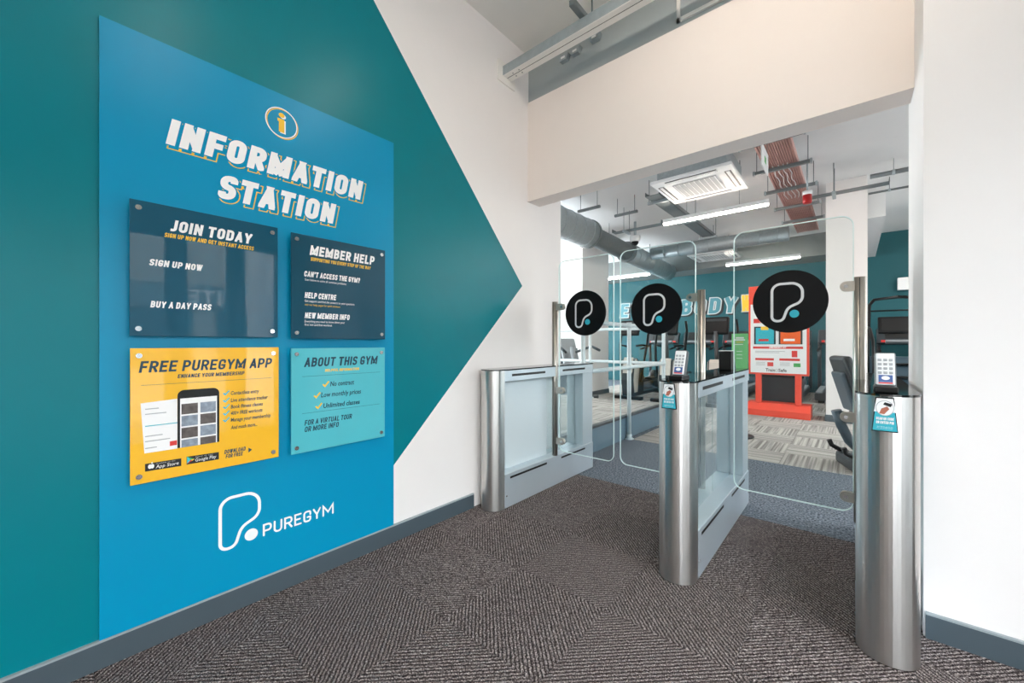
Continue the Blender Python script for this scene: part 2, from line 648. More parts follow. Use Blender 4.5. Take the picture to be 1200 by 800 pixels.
# ---- stroke lettering: heavy condensed capitals
r_ = 0.20
GL = {
    'A': (1.1, [([(0, 0), (.5, 1), (1, 0)], 0), ([(.2, .27), (.8, .27)], 0)]),
    'B': (1, [([(0, 0), (1, 0, r_), (1, .52, .14), (0, .52)], 1), ([(0, .52), (.95, .52, .14), (.95, 1, r_), (0, 1)], 1)]),
    'C': (1, [([(1, .66), (1, 1, r_), (0, 1, r_), (0, 0, r_), (1, 0, r_), (1, .34)], 2)]),
    'D': (1, [([(0, 0), (1, 0, r_), (1, 1, r_), (0, 1)], 1)]),
    'E': (.9, [([(1, 0), (0, 0), (0, 1), (1, 1)], 0), ([(0, .51), (.85, .51)], 0)]),
    'F': (.85, [([(0, 0), (0, 1), (1, 1)], 0), ([(0, .48), (.85, .48)], 0)]),
    'G': (1, [([(1, .66), (1, 1, r_), (0, 1, r_), (0, 0, r_), (1, 0, r_), (1, .42)], 2), ([(.55, .42), (1, .42)], 0)]),
    'H': (1, [([(0, 0), (0, 1)], 0), ([(1, 0), (1, 1)], 0), ([(0, .5), (1, .5)], 0)]),
    'I': (0, [([(0, 0), (0, 1)], 0)]),
    'J': (.75, [([(-.1, 0), (1, 0, .22), (1, .7)], 2), ([(1, .5), (1, 1)], 0)]),
    'K': (1, [([(0, 0), (0, 1)], 0), ([(1, 1), (.1, .45)], 0), ([(.35, .6), (1, 0)], 0)]),
    'L': (.8, [([(0, 1), (0, 0), (1, 0)], 0)]),
    'M': (1.7, [([(0, 0), (0, 1), (.5, .3), (1, 1), (1, 0)], 0)]),
    'N': (1.05, [([(0, 0), (0, 1), (1, 0), (1, 1)], 0)]),
    'O': (1, [([(0, 0, r_), (1, 0, r_), (1, 1, r_), (0, 1, r_)], 1)]),
    'P': (1, [([(0, 0), (0, 1), (1, 1, r_), (1, .42, r_), (0, .42)], 0)]),
    'Q': (1, [([(0, 0, r_), (1, 0, r_), (1, 1, r_), (0, 1, r_)], 1), ([(.6, .25), (1, -.08)], 0)]),
    'R': (1, [([(0, 0), (0, 1), (1, 1, r_), (1, .46, r_), (0, .46)], 0), ([(.5, .46), (1, 0)], 0)]),
    'S': (.95, [([(1, .76), (1, 1, r_), (0, 1, r_), (0, .53, .2), (1, .48, .2), (1, 0, r_), (0, 0, r_), (0, .24)], 2)]),
    'T': (1, [([(.5, 0), (.5, 1)], 0), ([(0, 1), (1, 1)], 0)]),
    'U': (1, [([(0, 1), (0, 0, r_ + .04), (1, 0, r_ + .04), (1, 1)], 0)]),
    'V': (1.1, [([(0, 1), (.5, 0), (1, 1)], 0)]),
    'W': (1.6, [([(0, 1), (.25, 0), (.5, .85), (.75, 0), (1, 1)], 0)]),
    'X': (1.05, [([(0, 0), (1, 1)], 0), ([(0, 1), (1, 0)], 0)]),
    'Y': (1.1, [([(0, 1), (.5, .42), (1, 1)], 0), ([(.5, .42), (.5, 0)], 0)]),
    'Z': (.95, [([(0, 1), (1, 1), (0, 0), (1, 0)], 0)]),
    '?': (.85, [([(0, .76), (0, 1, r_), (1, 1, r_), (1, .55, r_), (.45, .5, .1), (.45, .32)], 0), ([(.45, .0), (.45, .03)], 0)]),
    "'": (0, [([(0, .8), (0, 1)], 0)]),
    '.': (0, [([(0, 0), (0, .02)], 0)]),
}


def clip_poly(pl, x0, x1, y0, y1):
    for ax, lim, sg in ((0, x0, 1), (0, x1, -1), (1, y0, 1), (1, y1, -1)):
        out = []
        for i, p in enumerate(pl):
            q = pl[i - 1]
            dp, dq = (p[ax] - lim) * sg, (q[ax] - lim) * sg
            if (dp >= 0) != (dq >= 0):
                out.append(q + (p - q) * (dq / (dq - dp)))
            if dp >= 0:
                out.append(p)
        pl = out
        if len(pl) < 3:
            return []
    return pl


def split_sharp(pts):
    """break a stroke at its acute corners so that each leg is cut off square"""
    runs = [[pts[0]]]
    for i in range(1, len(pts) - 1):
        a = Vector(pts[i][:2]) - Vector(pts[i - 1][:2])
        b = Vector(pts[i + 1][:2]) - Vector(pts[i][:2])
        runs[-1].append(pts[i])
        if len(pts[i]) < 3 and a.length > 0 and b.length > 0 and a.normalized().dot(b.normalized()) < -0.2:
            runs.append([pts[i]])
    runs[-1].append(pts[-1])
    return runs


def lettering(s, wt=0.22, wid=0.36, gap=0.12, shear=0.16, roundcap=False, extra=0.0):
    """polygons (with a tiny per-stroke lift) for a string, cap height 1; returns polys, width"""
    x = 0.0
    polys = []
    for ch in s:
        if ch == ' ':
            x += wid * 0.75
            continue
        k, strokes = GL[ch]
        gw = wid * k
        n = 0
        for pts, closed in strokes:
            n += 1
            q = [(p[0] * gw, p[1] * (1 - wt)) + ((p[2],) if len(p) > 2 else ()) for p in pts]
            opened = closed == 2
            closed = closed == 1
            for run in ([q] if (closed or roundcap or opened) else split_sharp(q)):
                pl = fillet(run, bool(closed))
                pl = [Vector((x + wt / 2 + p.x, wt / 2 + p.y)) for p in pl]
                sharp = len(run) == 2 and abs(run[0][0] - run[1][0]) > 1e-5 and abs(run[0][1] - run[1][1]) > 1e-5
                cap = 0 if roundcap else ((wt * 1.4 if ch in 'ANMVWXZ' else wt * .5) if sharp else (extra if opened else wt / 2 + extra))
                for r4 in ribbon(pl, wt / 2 + extra, bool(closed), cap, roundcap):
                    if not roundcap and ch != 'Q':
                        r4 = clip_poly(r4, x - extra, x + gw + wt + extra, -extra, 1 + extra)
                    if len(r4) > 2:
                        polys.append([Vector((p[0] + shear * p[1], p[1], n)) for p in r4])
                    n += 1
        x += gw + wt + gap
    return polys, x - gap


_fcache = {}


def font_polys(s, bold=0.0, shear=0.0):
    """triangles of Blender's built-in face, cap height about 1"""
    key = (s, bold, shear)
    if key in _fcache:
        return _fcache[key]
    cu = bpy.data.curves.new('lettering', 'FONT')
    cu.body = s
    cu.size = 1.0
    cu.offset = bold
    cu.shear = shear
    cu.resolution_u = 2
    ob = bpy.data.objects.new('lettering', cu)
    COL.objects.link(ob)
    dg = bpy.context.evaluated_depsgraph_get()
    me = bpy.data.meshes.new_from_object(ob.evaluated_get(dg))
    polys = [[Vector(me.vertices[i].co[:2]) for i in p.vertices] for p in me.polygons]
    bpy.data.objects.remove(ob)
    bpy.data.curves.remove(cu)
    bpy.data.meshes.remove(me)
    xs = [p.x for pl in polys for p in pl]
    x0, x1 = min(xs), max(xs)
    k = 1 / 0.72
    polys = [[Vector(((p.x - x0) * k, p.y * k)) for p in pl] for pl in polys]
    _fcache[key] = (polys, (x1 - x0) * k)
    return _fcache[key]


def print_flat(name, polys, m, parent, frame, o=(0, 0, 0)):
    """polys in 2-D -> a mesh; frame(u, v) gives a world point"""
    mb = MB(o)
    f0 = Vector(frame(0, 0))
    nrm = (Vector(frame(1, 0)) - f0).cross(Vector(frame(0, 1)) - f0).normalized()
    for pl in polys:
        n = pl[0][2] if len(pl[0]) > 2 else 0
        vs = [Vector(frame(p[0], p[1])) + nrm * (n * 7e-6) for p in pl]
        mb.add(vs, [list(range(len(vs)))])
    me = mb.build(name, m, parent)
    return me


def catmull(pts, n=8):
    out = []
    k = len(pts)
    for i in range(k):
        p0, p1, p2, p3 = (Vector(pts[(i + j - 1) % k]) for j in range(4))
        for t in range(n):
            t /= n
            out.append(0.5 * ((2 * p1) + (p2 - p0) * t + (2 * p0 - 5 * p1 + 4 * p2 - p3) * t * t + (3 * p1 - p0 - 3 * p2 + p3) * t ** 3))
    return out


# rounded outline emblem in unit-disc coordinates
EMB = fillet([(-.455, -.62, .16), (-.16, -.62, .17), (-.03, -.20, .30), (.355, -.02, .26), (.355, .575, .32), (-.455, .575, .24)], True, 8)
EMB_DOT = (.145, -.40, .125)

# ================================================================== STRUCTURE
WX = -2.08           # lobby left wall
CE = 3.6             # ceiling height
LY0, LY1 = 2.62, 2.785     # lintel front / back
LZ0, LZ1 = 2.37, 3.20
JX = 0.215           # right jamb
RY = 2.30            # right lobby wall
GB = 11.9            # gym back wall

# left wall: white paint with a big teal arrow
mb = MB()
tip = (2.548, 1.654)
teal = [(-2.2, 0), (.88, 0), tip, (.79, CE), (-2.2, CE)]
whit = [(.88, 0), (3.117, 0), (3.117, CE), (.79, CE), tip]
mb.add([(WX, a, b) for a, b in teal], [range(5)], 1)
mb.add([(WX, a, b) for a, b in whit], [range(5)], 0)
x1 = WX - 0.22
mb.add([(WX, 3.117, 0), (x1, 3.117, 0), (x1, 3.117, CE), (WX, 3.117, CE)], [range(4)], 0)
mb.add([(x1, -2.2, 0), (x1, 3.117, 0), (x1, 3.117, CE), (x1, -2.2, CE)], [range(4)], 0)
mb.add([(WX, -2.2, 0), (x1, -2.2, 0), (x1, -2.2, CE), (WX, -2.2, CE)], [range(4)], 0)
struct(mb.build('wall_left', [M['white'], M['teal']]))

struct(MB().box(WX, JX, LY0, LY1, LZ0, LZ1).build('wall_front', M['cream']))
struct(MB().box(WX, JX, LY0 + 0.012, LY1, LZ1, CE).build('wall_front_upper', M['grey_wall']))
struct(MB().box(JX, 4.2, RY, 2.87, 0, CE).build('wall_right', M['white']))
struct(MB().box(WX - .22, GX + .2, -2.4, -2.2, 0, CE).build('wall_back', M['white']))
# gym walls
struct(MB().box(-8.2, x1, 2.9, 3.117, 0, CE).build('wall_gym_front', M['white']))
mb = MB()
mb.box(-8.2, -8.0, 3.117, 4.5, 0, CE).box(-8.2, -8.0, 11.5, GB, 0, CE)
mb.box(-8.2, -8.0, 4.5, 11.5, 0, .5).box(-8.2, -8.0, 4.5, 11.5, 3.3, CE)
struct(mb.build('wall_gym_left', M['white']))
struct(MB().box(-8.2, 4.4, GB, GB + .2, 0, CE).build('wall_gym_back', M['teal_gym']))
mb = MB()
mb.box(4.2, 4.4, 2.87, 4.0, 0, CE).box(4.2, 4.4, 10.4, GB, 0, CE)
mb.box(4.2, 4.4, 4.0, 10.4, 0, .4).box(4.2, 4.4, 4.0, 10.4, 3.4, CE)
struct(mb.build('wall_gym_right', M['white']))
# ceilings
struct(MB().box(-2.3, GX + .25, -2.4, LY1, CE, CE + .2).build('ceiling', M['ceiling']))
struct(MB().box(-8.2, 4.4, LY1, GB + .2, CE, CE + .2).build('ceiling_gym', M['gym_ceiling']))
# dropped bulkheads in the gym
struct(MB().box(-8.0, -0.25, GB - .9, GB, 3.11, CE).build('trim_1', M['bulkhead']))
struct(MB().box(-0.25, 0.37, 8.2, GB, 3.1, CE).build('trim_2', M['gym_ceiling']))

# shopfront glazing right of the camera (daylight, mirrored in the plaques)
mb = MB()
HEAD = 2.35
mb.box(GX, GX + .14, -2.2, RY, HEAD, CE).box(GX, GX + .14, -2.2, RY, 0, .1)
mull = [(-2.2, -2.1), (-1.0, -.85), (-.05, .1), (.82, 1.0), (1.39, 1.56), (1.92, RY)]
win = struct(MB().box(GX, GX + .14, -2.2, RY, HEAD, HEAD + .12).build('window_1', M['frame']))
struct(MB().box(GX, GX + .14, -2.2, RY, HEAD + .12, CE).build('wall_shopfront', M['ext_fascia']))
for a, b in mull:
    MB().box(GX, GX + .14, a, b, 0, HEAD).build('mullion', M['frame'], win)
for (a, b), (c, d) in zip(mull[:-1], mull[1:]):
    MB().box(GX + .02, GX + .12, b, c, 0, .12).build('window_sill', M['frame'], win)
    MB().box(GX + .06, GX + .072, b, c, .12, HEAD).build('pane', M['win_glass'], win)
win2 = struct(MB().box(4.24, 4.36, 4.0, 10.4, 3.34, 3.4).build('window_2', M['frame']))
for k in range(5):
    y = 4.0 + k * 1.57
    MB().box(4.24, 4.36, y, y + .1, .4, 3.34).build('mullion', M['frame'], win2)
for k in range(4):
    y = 4.1 + k * 1.57
    MB().box(4.29, 4.302, y, y + 1.47, .4, 3.34).build('pane', M['win_glass'], win2)

win_added = struct(MB().box(-8.16, -8.04, 4.5, 11.5, 3.24, 3.3).build('window_added', M['frame']))  # unseen left window, added to bring more daylight onto the gym ceiling
for k in range(5):
    y = 4.5 + k * 1.725
    MB().box(-8.16, -8.04, y, y + .1, .5, 3.24).build('mullion', M['frame'], win_added)
for k in range(4):
    y = 4.6 + k * 1.725
    MB().box(-8.11, -8.098, y, y + 1.625, .5, 3.24).build('pane', M['win_glass'], win_added)

# ---- floor: base slab, carpet tiles laid quarter-turned
fl = struct(MB().box(-8.2, 4.4, -2.4, GB + .2, -.15, -.006).build('floor', M['carpet2']))
_tiles = {}


def tile(name, x0, x1, y0, y1, z0, z1, rot, m, parent):
    cx, cy = (x0 + x1) / 2, (y0 + y1) / 2
    hx, hy = (x1 - x0) / 2, (y1 - y0) / 2
    if rot:
        hx, hy = hy, hx
    key = (round(hx, 4), round(hy, 4), round(z1 - z0, 4), m.name)
    if key not in _tiles:
        g = .0008
        mb = MB()
        t = z1 - z0
        mb.add([(-hx + g, -hy + g, 0), (hx - g, -hy + g, 0), (hx - g, hy - g, 0), (-hx + g, hy - g, 0),
                (-hx + g, -hy + g, t - .0015), (hx - g, -hy + g, t - .0015), (hx - g, hy - g, t - .0015), (-hx + g, hy - g, t - .0015),
                (-hx + 3 * g, -hy + 3 * g, t), (hx - 3 * g, -hy + 3 * g, t), (hx - 3 * g, hy - 3 * g, t), (-hx + 3 * g, hy - 3 * g, t)],
               [(0, 1, 5, 4), (1, 2, 6, 5), (2, 3, 7, 6), (3, 0, 4, 7), (4, 5, 9, 8), (5, 6, 10, 9), (6, 7, 11, 10), (7, 4, 8, 11), (8, 9, 10, 11), (3, 2, 1, 0)])
        o = mb.build(name, m, parent)
        _tiles[key] = o.data
    else:
        o = bpy.data.objects.new(name, _tiles[key])
        COL.objects.link(o)
        o.parent = parent
    o.location = (cx, cy, z0)
    o.rotation_euler = (0, 0, PI / 2 if rot else 0)
    return o


for ix in range(-1, 8):
    for iy in range(-7, 4):
        x0, x1_ = max(-1.83 + .5 * ix, WX), min(-1.33 + .5 * ix, GX)
        y0, y1_ = max(1.1 + .5 * iy, -2.2), 1.6 + .5 * iy
        if x1_ - x0 < .02 or y1_ - y0 < .02:
            continue
        tile('carpet_tile', x0, x1_, y0, y1_, -.006, .0, (ix + iy) % 2, M['carpet'], fl)
MB().box(-2.13, 4.2, 3.1, 4.65, -.006, 0).build('carpet_strip', M['carpet2'], fl)
PLX, PLY = -2.13, 5.85          # raised platform edge
for ix in range(-9, 5):
    for iy in range(0, 15):
        x0, x1_ = -.558 + .5 * ix, -.058 + .5 * ix
        y0, y1_ = 4.65 + .5 * iy, min(5.15 + .5 * iy, GB)
        if y1_ <= PLY and x1_ < PLX + .3:
            if x0 >= PLX - .2:
                x0 = max(x0, PLX)
            else:
                continue
        if y1_ - y0 < .02:
            continue
        tile('gym_carpet_tile', x0, x1_, y0, y1_, -.006, 0, (ix + iy) % 2, M['stripe'], fl)

# raised platform at the left behind the gates
pf = struct(MB().box(-7.9, PLX - .01, 3.13, PLY, 0, .27).build('floor_platform', M['nosing']))
MB().box(PLX - .01, PLX, 3.13, PLY, 0, .262).build('riser', M['riser'], pf)
MB().box(PLX - .05, PLX + .012, 3.13, PLY, .262, .285).build('nosing', M['nosing'], pf)
for ix in range(0, 6):
    for iy in range(0, 6):
        x1_ = PLX - .05 - .5 * ix
        y0 = 3.14 + .5 * iy
        y1_ = min(y0 + .5, PLY - .01)
        tile('gym_carpet_tile', x1_ - .5, x1_, y0, y1_, .27, .278, (ix + iy) % 2, M['stripe'], pf)

# skirtings
by_end = on_X(554, 594, WX)[0]
mb = MB().box(WX, WX + .014, -2.2, by_end, 0, .094)
sk = struct(mb.build('baseboard_left', M['base']))
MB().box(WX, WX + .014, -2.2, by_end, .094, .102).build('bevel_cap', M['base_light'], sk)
mb = MB().box(JX + .005, GX, RY - .014, RY, 0, .094)
sk = struct(mb.build('baseboard_right', M['base']))
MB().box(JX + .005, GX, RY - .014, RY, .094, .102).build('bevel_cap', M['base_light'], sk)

# outside: pavement and the building across the street (seen mirrored in the plaques)
struct(MB().box(GX + .14, 30, -20, RY, -.2, -.05).build('ground_street', M['paving']))
struct(MB().box(4.4, 30, RY, 25, -.2, -.05).build('ground_street', M['paving']))
eb = thing('building', (16, 3, -.05), 'pale shop building across the street, seen mirrored in the dark plaque', 'building')
MB((16, 3, -.05)).box(16, 20, -16, 24, -.05, 5.2).build('wall', M['ext'], eb)
MB((16, 3, -.05)).box(15.8, 16, -16, 24, 2.6, 3.5).build('fascia', M['ext_fascia'], eb)
for k in range(10):
    y = -15 + k * 3.9
    wn = MB((16, 3, -.05)).box(15.93, 16, y, y + 3.1, .3, 2.5).build('shop_window', M['ext_dark'], eb)
pol, wd = font_polys('RISTORANTE', 0.01)
print_flat('fascia_lettering', pol, M['w_ink'], eb, lambda u, v: (15.79, 8.5 - u * .62, 2.75 + v * .6), (16, 3, -.05))

# pillars
def pillar(x0, x1, y0, y1, label):
    c = ((x0 + x1) / 2, (y0 + y1) / 2, 0)
    t = thing('pillar', c, label, 'pillar')
    MB(c).box(x0, x1, y0, y1, 0, CE).build('shaft', M['white'], t)
    MB(c).box(x0 - .012, x1 + .012, y0 - .012, y1 + .012, 0, .1).build('skirting', M['base'], t)


pillar(-.315, .155, 7.66, 8.12, 'square white pillar behind the recumbent bike, right of the coral stand')
pillar(-5.0, -4.44, 7.5, 8.7, 'broad white pillar behind the pale guard rail at left')

# ================================================================== INFORMATION BOARD AND PLAQUES
bY0, _ = on_X(116, 750, WX)
bY1, _ = on_X(460, 615, WX)
BX = WX + .012
info = tag(MB().box(WX + .001, BX, bY0, bY1, .103, on_X(117, 20, WX)[1]).build('information_board', M['board']),
           'tall cyan information board with large white heading on the teal wall', 'board')


def lay(n, base=None):
    return (BX if base is None else base) + .0004 * n


def wall_text(s, p0, p1, hpx, m, parent, face, layer=1, style='stroke', wt=.22, wid=.36, gap=.12, shear=.16, dy=0, dz=0, rc=False, name='lettering', o=(0, 0, 0), bold=.0):
    X = lay(layer, face)
    y0, z0 = on_X(p0[0], p0[1], X)
    y1, _ = on_X(p1[0], p1[1], X)
    rx = (p0[0] - CX) / F
    hh = hpx / F * X / (rx * ca - sa)
    if style == 'stroke':
        polys, wd = lettering(s, wt, wid, gap, shear, rc)
    else:
        polys, wd = font_polys(s, bold, shear)
    sx = (y1 - y0) / wd
    return print_flat(name, polys, m, parent, lambda u, v: (X, y0 + dy + u * sx, z0 + dz + v * hh), o)


def fat_text(s, p0, p1, hpx, extra, m, parent, layer, dy, dz):
    """same skeleton as wall_text with a heavier stroke"""
    X = lay(layer)
    y0, z0 = on_X(p0[0], p0[1], X)
    y1, _ = on_X(p1[0], p1[1], X)
    rx = (p0[0] - CX) / F
    hh = hpx / F * X / (rx * ca - sa)
    wt, wid, gap, shear = .24, .33, .11, .17
    polys, _w = lettering(s, wt, wid, gap, shear, extra=extra)
    _, wd = lettering(s, wt, wid, gap, shear)
    sx = (y1 - y0) / wd
    print_flat('heading_shadow', polys, m, parent, lambda u, v: (X, y0 + dy + u * sx, z0 + dz + v * hh))


for s, p0, p1, hp in (('INFORMATION', (194, 168), (422, 234.2), 31.5), ('STATION', (254, 231), (390, 262), 29)):
    fat_text(s, p0, p1, hp, .055, M['y_ink'], info, 1, .010, -.012)
    fat_text(s, p0, p1, hp, .015, M['b_ink'], info, 2, .010, -.012)
    fat_text(s, p0, p1, hp, .045, M['b_ink'], info, 3, .0, .0)
    wall_text(s, p0, p1, hp, M['w_ink'], info, BX, 4, wt=.24, wid=.33, gap=.11, shear=.17, name='heading')

# round i symbol
iy, iz = on_X(330, 144, BX)
ring = lambda r, wdt: ribbon(ellipse_poly(0, 0, r, r, 48), wdt, True)
rr = .068
print_flat('symbol_ring', ring(rr, .0022), M['y_ink'], info, lambda u, v: (lay(1), iy + .005 + u, iz - .004 + v))
print_flat('symbol_ring', ring(rr, .0022), M['w_ink'], info, lambda u, v: (lay(2), iy + u, iz + v))
stem = [[Vector(p) for p in ((-.012, -.045), (.012, -.045), (.012, .018), (-.018, .018), (-.018, .004), (-.012, .004))], ellipse_poly(0, .036, .013, .011, 20)]
print_flat('symbol_shadow', stem, M['w_ink'], info, lambda u, v: (lay(1), iy + .006 + u, iz - .004 + v))
print_flat('symbol_letter', stem, M['y_ink'], info, lambda u, v: (lay(2), iy + u, iz + v))

# outline emblem and name at the foot of the board
eL, eT = on_X(258, 578, BX)
eR, _ = on_X(304, 600, BX)
_, eB = on_X(266, 643, BX)
ex = lambda u: eL + (u + .455) / .81 * (eR - eL)
ez = lambda v: eB + (v + .62) / 1.195 * (eT - eB)
eT = on_X(290, 578, BX)[1]
print_flat('emblem_outline', ribbon(EMB, .034, True), M['w_ink'], info, lambda u, v: (lay(1), ex(u), ez(v)))
dY, dZ = on_X(294.5, 626, BX)
print_flat('emblem_dot', [ellipse_poly(0, 0, .026, .026)], M['w_ink'], info, lambda u, v: (lay(1), dY + u, dZ + v))
wall_text('PUREGYM', (308, 628.5), (391, 602.5), 14.2, M['w_ink'], info, BX, 1, wt=.15, wid=.52, gap=.14, shear=0, rc=True, name='lettering')


def plaque(TL, TR, BL, m, label):
    off = .034
    PX = WX + .012 + off
    y0, zt = on_X(*TL, PX)
    y1, _ = on_X(*TR, PX)
    _, zb = on_X(*BL, PX)
    o = (PX - .003, (y0 + y1) / 2, zb)
    t = thing('wall_plaque', o, label, 'plaque', 'plaques on the information board')
    MB(o).rbox(PX - .006, PX, y0, y1, zb, zt, .0012, 1).build('panel', m, t)
    for yy in (y0 + .024, y1 - .024):
        for zz in (zb + .028, zt - .028):
            MB(o).cyl((BX + .0005, yy, zz), (PX - .006, yy, zz), .007, 14).cyl((PX, yy, zz), (PX + .006, yy, zz), .0095, 18).build('standoff', M['chrome'], t)
    return t, PX, o, (y0, y1, zb, zt)


def poly_px(parent, pts, m, X, o, name):
    vs = [on_X(a, b, X) for a, b in pts]
    return MB(o).add([(X, a, b) for a, b in vs], [list(range(len(vs)))]).build(name, m, parent)


def tick(parent, px, py, m, X, o, s=.012):
    y, z = on_X(px, py, X)
    print_flat('tick', ribbon([Vector((-.9, .1)), Vector((-.3, -.5)), Vector((.9, .9))], .22), m, parent, lambda u, v: (X, y + u * s, z + v * s), o)


# --- JOIN TODAY
t, PX, o, _r = plaque((151.7, 232), (325.6, 267), (151.7, 393.5), M['dark_print'], 'dark teal plaque reading JOIN TODAY, upper left on the board')
K = dict(o=o)
wall_text('JOIN TODAY', (198, 270.2), (294, 285.3), 13.6, M['w_ink'], t, PX, **K)
wall_text('SIGN UP NOW AND GET INSTANT ACCESS', (192.5, 277.4), (297, 293.6), 5.2, M['y_ink'], t, PX, wt=.2, **K)
wall_text('SIGN UP NOW', (174.5, 310.6), (236.5, 317.4), 7.8, M['w_ink'], t, PX, **K)
wall_text('BUY A DAY PASS', (176, 360), (247, 363.5), 7.8, M['w_ink'], t, PX, **K)
# --- MEMBER HELP
t, PX, o, _r = plaque((341.2, 271.8), (451.4, 292.8), (341.2, 396.6), M['navy_print'], 'slate plaque reading MEMBER HELP, upper right on the board')
K = dict(o=o)
wall_text('MEMBER HELP', (362.8, 298.4), (438, 310.6), 11.6, M['w_ink'], t, PX, **K)
wall_text('SUPPORTING YOU EVERY STEP OF THE WAY', (364, 305.3), (434, 315.8), 4.2, M['y_ink'], t, PX, wt=.2, **K)
wall_text("CAN'T ACCESS THE GYM?", (356.2, 323.6), (421.5, 330.8), 6.6, M['w_ink'], t, PX, **K)
wall_text('Scan below to solve all common problems.', (357.2, 328.4), (406, 334), 2.8, M['w_ink'], t, PX, style='font', shear=.1, **K)
wall_text('HELP CENTRE', (357, 348.8), (393.5, 350.8), 6.8, M['w_ink'], t, PX, **K)
wall_text('Get support and find the answers to your questions', (357, 353.4), (415.3, 356.9), 2.8, M['w_ink'], t, PX, style='font', shear=.1, **K)
wall_text('visit our help pages for quick answers', (357, 357.6), (398.5, 359.6), 2.4, M['y_ink'], t, PX, style='font', shear=.1, **K)
wall_text('NEW MEMBER INFO', (357, 372.6), (409.3, 374.2), 6.8, M['w_ink'], t, PX, **K)
wall_text('Everything you need to know about your', (357, 377.4), (404, 378.6), 2.8, M['w_ink'], t, PX, style='font', shear=.1, **K)
wall_text('first visit and first workout', (357, 381.4), (389, 382.2), 2.8, M['w_ink'], t, PX, style='font', shear=.1, **K)
# --- FREE APP
t, PX, o, R4 = plaque((152.4, 408), (326.7, 407.4), (152.4, 569.4), M['yellow_print'], 'yellow plaque advertising a free app with a phone picture, lower left on the board')
K = dict(o=o)
wall_text('FREE PUREGYM APP', (162.5, 436.8), (317.5, 430.4), 13.6, M['n_ink'], t, PX, wt=.19, wid=.40, **K)
wall_text('ENHANCE YOUR MEMBERSHIP', (208, 443), (286, 440), 4.6, M['n_ink'], t, PX, wt=.2, **K)
L1 = lay(1, PX)
y0, y1, zb, zt = R4
zl = on_X(160, 452, PX)[1]
MB(o).add([(L1, y0 + .03, zl), (L1, y1 - .03, zl), (L1, y1 - .03, zl + .0012), (L1, y0 + .03, zl + .0012)], [range(4)]).build('rule', M['n_ink'], t)
pg = poly_px(t, [(164.7, 472.6), (207.8, 467), (208, 525.3), (169.2, 531.2)], M['w_ink'], L1, o, 'printed_page')
for k, (a, b) in enumerate(((480, 14), (486, 22), (500, 34), (512, 18), (518, 26), (526, 12))):
    y_, z_ = on_X(170, a, L1)
    MB(o).add([(L1 + .0004, y_, z_), (L1 + .0004, y_ + b * .0028, z_), (L1 + .0004, y_ + b * .0028, z_ + .0035), (L1 + .0004, y_, z_ + .0035)], [range(4)]).build('text_line', M['grey_ink' if k != 2 else 't_ink'], pg)
poly_px(pg, [(199, 517), (207.5, 515.6), (207.5, 521), (199, 522.4)], M['red_ink'], L1 + .0004, o, 'badge')
py0, pz1 = on_X(208, 457.2, L1 + .0008)
py1, _z = on_X(257, 454, L1 + .0008)
_y, pz0 = on_X(208, 525, L1 + .0008)
rad = .022
ph = fillet([(py0, pz0), (py1, pz0), (py1, pz1, rad), (py0, pz1, rad)], True, 6)
phone = MB(o).add([(L1 + .0008, p.x, p.y) for p in ph], [list(range(len(ph)))]).build('phone_picture', M['black'], t)
sy0, sy1 = py0 + .008, py1 - .008
sz1 = pz1 - .034
MB(o).add([(L1 + .0012, sy0, pz0), (L1 + .0012, sy1, pz0), (L1 + .0012, sy1, sz1), (L1 + .0012, sy0, sz1)], [range(4)]).build('screen_picture', M['w_ink'], phone)
cw = (sy1 - sy0) / 2
ch = (sz1 - pz0 - .028) / 3.5
for i in range(2):
    for j in range(4):
        a0 = sy0 + i * cw + .004
        b1 = sz1 - .022 - j * ch
        b0 = max(b1 - ch + .006, pz0)
        MB(o).add([(L1 + .0016, a0, b0), (L1 + .0016, a0 + cw - .008, b0), (L1 + .0016, a0 + cw - .008, b1), (L1 + .0016, a0, b1)], [range(4)]).build('thumbnail', M['photo1' if (i + j) % 2 == 0 else 'photo2'], phone)
for s_, yb, xr in (('Contactless entry', 461.6, 303.5), ('Live attendance tracker', 470, 313.6), ('Book fitness classes', 477.6, 308), ('400+ FREE workouts', 485.2, 307.6), ('Manage your membership', 493, 317), ('And much more...', 502, 301.5)):
    wall_text(s_, (270.5, yb + 1), (xr, yb - 1), 4.4, M['n_ink'], t, PX, style='font', shear=.15, bold=.022, **K)
    if s_[0:3] != 'And':
        tick(t, 265.3, yb - 1, M['t_ink'], L1, o)
